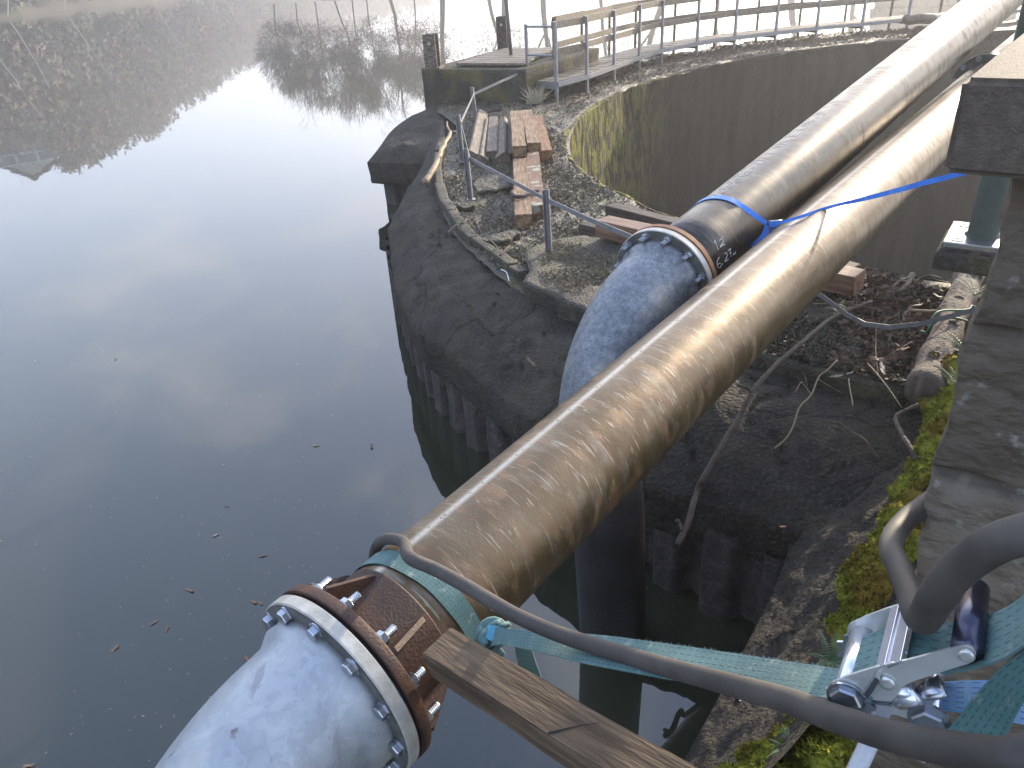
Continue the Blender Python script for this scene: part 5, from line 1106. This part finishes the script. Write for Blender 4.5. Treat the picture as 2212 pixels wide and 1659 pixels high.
# ================================================================ FAR SHORE, HILL, WOODS
def rgrid(fn, nu, nv): return [fn(i / (nu - 1), j / (nv - 1)) for i in range(nu) for j in range(nv)], [(i * nv + j, (i + 1) * nv + j, (i + 1) * nv + j + 1, i * nv + j + 1) for i in range(nu - 1) for j in range(nv - 1)]
ctl = [(-75, 78, 70, 8.4), (-60, 82, 62, 8.2), (-45, 84, 66, 7.6), (-33, 106, 74, 6.4), (-30.3, 113, 76, 5.9), (-28.3, 120, 78, 7.7), (-27, 128, 78, 7.8), (-23, 150, 90, 6.8), (-19, 185, 100, 4.8), (-15, 230, 110, 3.3), (-11, 280, 120, 2.8), (-4, 330, 120, 1.2), (8, 360, 120, .8), (25, 380, 120, .8), (45, 300, 120, 2), (70, 250, 100, 5), (95, 220, 100, 5)]
def ev(t):
    t = t * (len(ctl) - 1); k = min(int(t), len(ctl) - 2); t -= k; t = t * t * (3 - 2 * t); return [a + (b - a) * t for a, b in zip(ctl[k], ctl[k + 1])]
def hillp(u, v):
    az, r, dep, el = ev(u); az = math.radians(az); H = (r + dep) * math.tan(math.radians(el + .55)) - 7; R = r + dep * v * 1.15; z = -1 + (H + 3) * math.sin(min(1, v) * 1.5708) ** 1.2 + 2 * nz(V((math.sin(az) * R, math.cos(az) * R, 0)), .03) * v
    if v < .05: z = -1 + v / .05 * 1.6
    return V((math.sin(az) * R, math.cos(az) * R, z))
M['hill'] = pm('leaf_covered_hillside', [(.035, .035, .018), (.065, .052, .03), (.045, .055, .022)], .3, .95, .5, 3)
vv, ff = rgrid(hillp, 150, 26); hill = mesh('hillside', vv, ff, M['hill'], smooth=True, kind='structure')
# wood on the hill: many leaf-sized faces in crowns, too many trees to count
def crown_pts(c, rx, rz, n, conif):
    if conif:
        t = rng.random(n) ** .6; a = rng.uniform(0, 6.28, n); r = rx * t * (.5 + .5 * rng.random(n)); return c + np.stack([np.cos(a) * r, np.sin(a) * r, rz * (1 - t) * 2 - rz], 1)
    v = rng.normal(size=(n, 3)); v /= np.linalg.norm(v, axis=1)[:, None]; r = rng.random(n) ** .35; return c + v * r[:, None] * np.array([rx, rx, rz])
groups = {'brown': [], 'green': [], 'grey': []}
for k in range(2600):
    u = random.random() ** .75 * .72; v = random.uniform(.05, 1.0); p = hillp(u, v); sc = random.uniform(.7, 1.3); hgt = 7.5 * sc; typ = random.random() + .5 * mnoise.noise(V(p) * .03)
    g = 'green' if typ < .40 else ('brown' if typ < .8 else 'grey'); c = np.array([p.x, p.y, p.z + hgt * .55]); groups[g].append((crown_pts(c, 2.6 * sc, hgt * .5, 120, g == 'green'), sc))
cm_ = {'brown': pm('bare_brown_crowns', [(.20, .13, .09), (.26, .17, .12)], .2, .95, 0), 'green': pm('dark_evergreen_crowns', [(.10, .13, .05), (.15, .18, .07)], .3, .95, 0), 'grey': pm('grey_twiggy_crowns', [(.20, .18, .14), (.24, .21, .17)], .2, .95, 0)}  # crown colours lifted to stand in for part of the mist
for g, L_ in groups.items():
    c = np.concatenate([a for a, _ in L_]); v, f = tris(c, .85, .6); mesh('distant_wood', v.tolist(), f.tolist(), cm_[g], kind='stuff', label={'brown': 'leafless brown trees covering the hillside across the lake', 'green': 'dark evergreens among the hillside wood across the lake', 'grey': 'grey twiggy trees on the hillside across the lake'}[g], cat='wood')
# pale birch trunks on the shore
def bare_tree(base, H, r, seed, mat, twmat, label, group, depth=4, lean=(0, 0), spread=.5, twn=5, name='bare_tree', cloud=0):
    rd = random.Random(seed); t = empty(name, base, label, 'tree', group); tr, cw = MB(), MB()
    def limb(p, d, L_, r_, lev):
        n = 5; pts = [p]; 
        for i in range(n): d = (d + V((rd.gauss(0, .09), rd.gauss(0, .09), .03))).normalized(); pts.append(pts[-1] + d * L_ / n)
        (tr if lev < 1 else cw).sweep(pts, [r_ * (1 - .55 * i / n) for i in range(n + 1)], 7 if lev < 1 else 4, cap=False)
        if lev >= depth:
            for k in range(twn):
                a = pts[rd.randint(1, n)]; e = a + V((rd.gauss(0, .5), rd.gauss(0, .5), rd.gauss(.15, .4))) * L_ * .55; w = V((rd.gauss(0, 1), rd.gauss(0, 1), rd.gauss(0, 1))).normalized() * .012; cw.add([a - w, a + w, e], [(0, 1, 2)])
            return
        for k in range(rd.randint(3, 4) if lev else rd.randint(7, 10)):
            j = rd.uniform(.35 if lev else .38, 1) * n; a = pts[int(j)].lerp(pts[min(n, int(j) + 1)], j % 1); dd = (d + V((rd.gauss(0, spread), rd.gauss(0, spread), rd.gauss(.05, .25)))).normalized(); limb(a, dd, L_ * rd.uniform(.38, .55), r_ * .38, lev + 1)
    limb(V(base), V((lean[0], lean[1], 1)).normalized(), H * .8, r, 0)
    if cloud:
        g = np.random.default_rng(seed); v_ = g.normal(size=(cloud, 3)); v_ /= np.linalg.norm(v_, axis=1)[:, None]; rr_ = g.random(cloud)[:, None] ** .4
        R_c = np.array([H * .30, H * .30, H * .42]); c_ = np.array(tuple(base)) + np.array([lean[0] * H * .6, 0, H * .56]) + v_ * rr_ * R_c
        kp_ = np.array([mnoise.noise(V(q) * .55) for q in c_]) > g.uniform(-.35, .25, cloud); c_ = c_[kp_]; v_ = v_[kp_] * .6 + g.normal(size=(len(c_), 3)) * .45 + np.array([0, 0, .45]); s_ = g.normal(size=(len(c_), 3)); s_ /= np.linalg.norm(s_, axis=1)[:, None]
        L__ = g.uniform(.4, 1.3, (len(c_), 1)); tv = np.stack([c_ - s_ * .035, c_ + s_ * .035, c_ + v_ * L__], 1).reshape(-1, 3); b__ = len(cw.v); cw.v += [V(q) for q in tv]; cw.f += [(b__ + 3 * i, b__ + 3 * i + 1, b__ + 3 * i + 2) for i in range(len(c_))]
    tr.build('trunk', mat, t, True); cw.build('crown', twmat, t); return t
M['birch'] = pm('pale_birch_bark', [(.45, .43, .38), (.65, .62, .55)], 4, .8, 0); M['trunk'] = pm('grey_wet_trunk', [(.06, .052, .042), (.11, .095, .08)], 3, .9, .3, 10); M['twigs'] = pm('brown_twig_mass', [(.07, .042, .026), (.11, .07, .045)], 1, .95, 0)
bl = ['leaning pale birch furthest left on the far shore', 'slim pale birch next along the far shore', 'tall pale birch in the middle of the left shore', 'pale birch with a curved trunk on the left shore', 'thin pale birch before the hill opens', 'short pale birch by the water at the left', 'pale birch at the right end of the left shore', 'lone pale birch near the grove']
for k, (az, R) in enumerate(((-40, 92), (-36, 95), (-31, 112), (-29, 116), (-26, 132), (-33.5, 104), (-21, 165), (-17, 205))):
    a = math.radians(az); bare_tree(V((math.sin(a) * R, math.cos(a) * R, .3)), 10 + k % 3 * 2, .085, 100 + k, M['birch'], cm_['grey'], bl[k], 'pale birches on the far shore', depth=2, lean=(.32, 0))
# near grove on the bank ahead
gbank = [(-30, 104, .0), (-14, 100, 0), (-2, 93, 0), (8, 92, 0), (20, 92, 0), (40, 90, 0), (85, 86, 0)]
def gb_(u, v):
    t = u * 6; k = min(int(t), 5); t -= k; a, b = gbank[k], gbank[k + 1]; x = a[0] + (b[0] - a[0]) * t; y = a[1] + (b[1] - a[1]) * t; e = min(1, u * 8); return V((x, y + v * 22 * e, -.5 + min(1, v * 9) * .9 * e + .12 * nz(V((x, y + v * 20, 0)), .4) * e))
vv, ff = rgrid(gb_, 90, 20); mesh('grove_bank', vv, ff, M['hill'], smooth=True, kind='structure')
gl = 'leafless trees on the near bank'
spots = [(-20.3, 79, 9, .16), (-18.4, 80, 10.5, .14), (-16.4, 79, 11.5, .15), (-14.4, 78, 12.2, .17), (-13, 80, 12, .15), (-11.5, 79, 11.5, .14), (-9.4, 80, 11, .2), (-7, 79, 10.5, .16), (-4, 78, 11.5, .30), (0, 79, 12.5, .22), (1.6, 79, 14, .42), (5, 80, 13, .34), (10, 78, 14, .22), (16, 78, 13.5, .38), (21, 80, 13, .20), (27, 78, 13, .42), (33, 79, 13, .3), (41, 78, 13, .4), (50, 78, 13, .35), (60, 78, 13, .4)]
adj = ['slender leafless tree at the left end of the grove', 'thin forked tree second in the grove', 'tall thin tree with a round twiggy crown', 'tree with the widest brown crown left of centre', 'slim straight tree inside the brown crown', 'close-set slim tree beside the widest crown', 'tree with drooping twigs', 'thin crooked tree leaning right', 'grey-trunked tree behind the left bollard', 'leafless tree behind the concrete block', 'big double-trunked tree behind the hatch', 'stout tree behind the mooring pole', 'twin-stemmed tree behind the walkway end', 'broad tree behind the second walkway bay', 'slim tree behind the third walkway bay', 'thick trunk behind the middle of the walkway', 'medium trunk behind the walkway bend', 'thick straight tree behind the far walkway', 'tree beyond the far walkway end', 'tree hidden beyond the pipes']
for k, (x, y, H, r) in enumerate(spots): bare_tree(V((x * 1.28, y + (26 if k < 8 else 20), .4)), H * 1.15, r * (.62 if r < .2 else 1.1), 40 + k, M['trunk'], M['twigs'], adj[k], gl, depth=3, spread=.6, lean=(random.gauss(0, .06), 0), twn=8, cloud=(9000 if k < 8 else 3600))
# low house with small windows and the glass gabled building on the hill
def house(name, c, wd, dp, h, rh, wall, label, nw):
    t = empty(name, c, label, 'building'); c = V(c); ax = V((c.y, -c.x, 0)).normalized(); ay = V((c.x, c.y, 0)).normalized()
    MB().box(c + Z_ * h / 2, ax, ay, Z_, wd / 2, dp / 2, h / 2).build('wall', wall, t)
    MB().prism([c - ax * (wd / 2 + .4) - ay * (dp / 2 + .4) + Z_ * h, c + ax * (wd / 2 + .4) - ay * (dp / 2 + .4) + Z_ * h, c + ax * (wd / 2 + .4) + Z_ * (h + rh), c - ax * (wd / 2 + .4) + Z_ * (h + rh)], Z_ * .2).build('roof', M['slab'], t)
    MB().prism([c - ax * (wd / 2 + .4) + ay * (dp / 2 + .4) + Z_ * h, c + ax * (wd / 2 + .4) + ay * (dp / 2 + .4) + Z_ * h, c + ax * (wd / 2 + .4) + Z_ * (h + rh), c - ax * (wd / 2 + .4) + Z_ * (h + rh)], Z_ * .2).build('roof', M['slab'], t)
    for k in range(nw):
        p = c + ax * (wd * ((k + .5) / nw - .5)) - ay * (dp / 2 + .03) + Z_ * h * .6; f = MB().box(p, ax, ay, Z_, .55, .05, .65).build('window', M['white'], t); MB().box(p - ay * .06, ax, ay, Z_, .45, .02, .55).build('pane', M['glass'], f)
    return t
M['glass'] = pm('grey_window_glass', [(.10, .12, .14), (.14, .16, .18)], 1, .1, 0); M['plaster'] = pm('pale_plaster', [(.40, .38, .33), (.48, .45, .40)], 2, .9, 0)
house('house', V((56, 104, .8)), 15, 9, 4.0, 3, M['plaster'], 'pale house with small windows beyond the near bank', 5)
d0 = ray(60, 345); azb = math.atan2(d0.x, d0.y); RB = 172; c = V((math.sin(azb) * RB, math.cos(azb) * RB, 0)); ax = V((c.y, -c.x, 0)).normalized(); ay = V((c.x, c.y, 0)).normalized(); zb_ = 20.3; 
gbld = empty('glass_building', V((c.x, c.y, zb_ - 8)), 'gabled hilltop building with a white-framed glazed front, mirrored at the far left', 'building')
Wd, Hh = 11.4, 9
front = [c - ax * Wd / 2 + Z_ * (zb_ - 8), c + ax * Wd / 2 + Z_ * (zb_ - 8), c + ax * Wd / 2 + Z_ * (zb_ + Hh * .5), c + Z_ * (zb_ + Hh * .85), c - ax * Wd / 2 + Z_ * (zb_ + Hh * .4)]
MB().prism(front, ay * 14).build('wall', M['plaster'], gbld)
for i in range(3):
    for j in range(4):
        p = c + ax * ((i - 1) * 3.5) + Z_ * (zb_ - 1.2 + j * 1.85) - ay * .15; f = MB().box(p, ax, ay, Z_, 1.7, .1, .90).build('window', M['white'], gbld); MB().box(p - ay * .15, ax, ay, Z_, 1.5, .05, .74).build('pane', M['glass'], f)
MB().prism([front[2] + ax * .8, front[3] + Z_ * .5, front[4] - ax * .8, front[4] - ax * .8 + Z_ * .4, front[3] + Z_ * 1.0, front[2] + ax * .8 + Z_ * .4], ay * 14.5).build('roof', M['slab'], gbld)

# ================================================================ MIST
hm_ = bpy.data.materials.new('winter_haze'); hm_.use_nodes = True; t = hm_.node_tree; t.nodes.clear(); o_ = t.nodes.new('ShaderNodeOutputMaterial'); v_ = t.nodes.new('ShaderNodeVolumePrincipled')
v_.inputs['Color'].default_value = (.93, .94, .97, 1); v_.inputs['Density'].default_value = .0026; v_.inputs['Anisotropy'].default_value = .5; t.links.new(v_.outputs[0], o_.inputs['Volume'])
b0_ = MB().box(V((10, 190, 23)), X_, Y_, Z_, 430, 420, 31.5); hzo = b0_.build('haze', hm_, kind='stuff', label='thin winter mist hanging over the lake', cat='haze')

print('maxz', max((max((o.matrix_world @ V(c)).z for c in o.bound_box), o.name) for o in bpy.data.objects if o.type=='MESH' and o.name!='haze'))
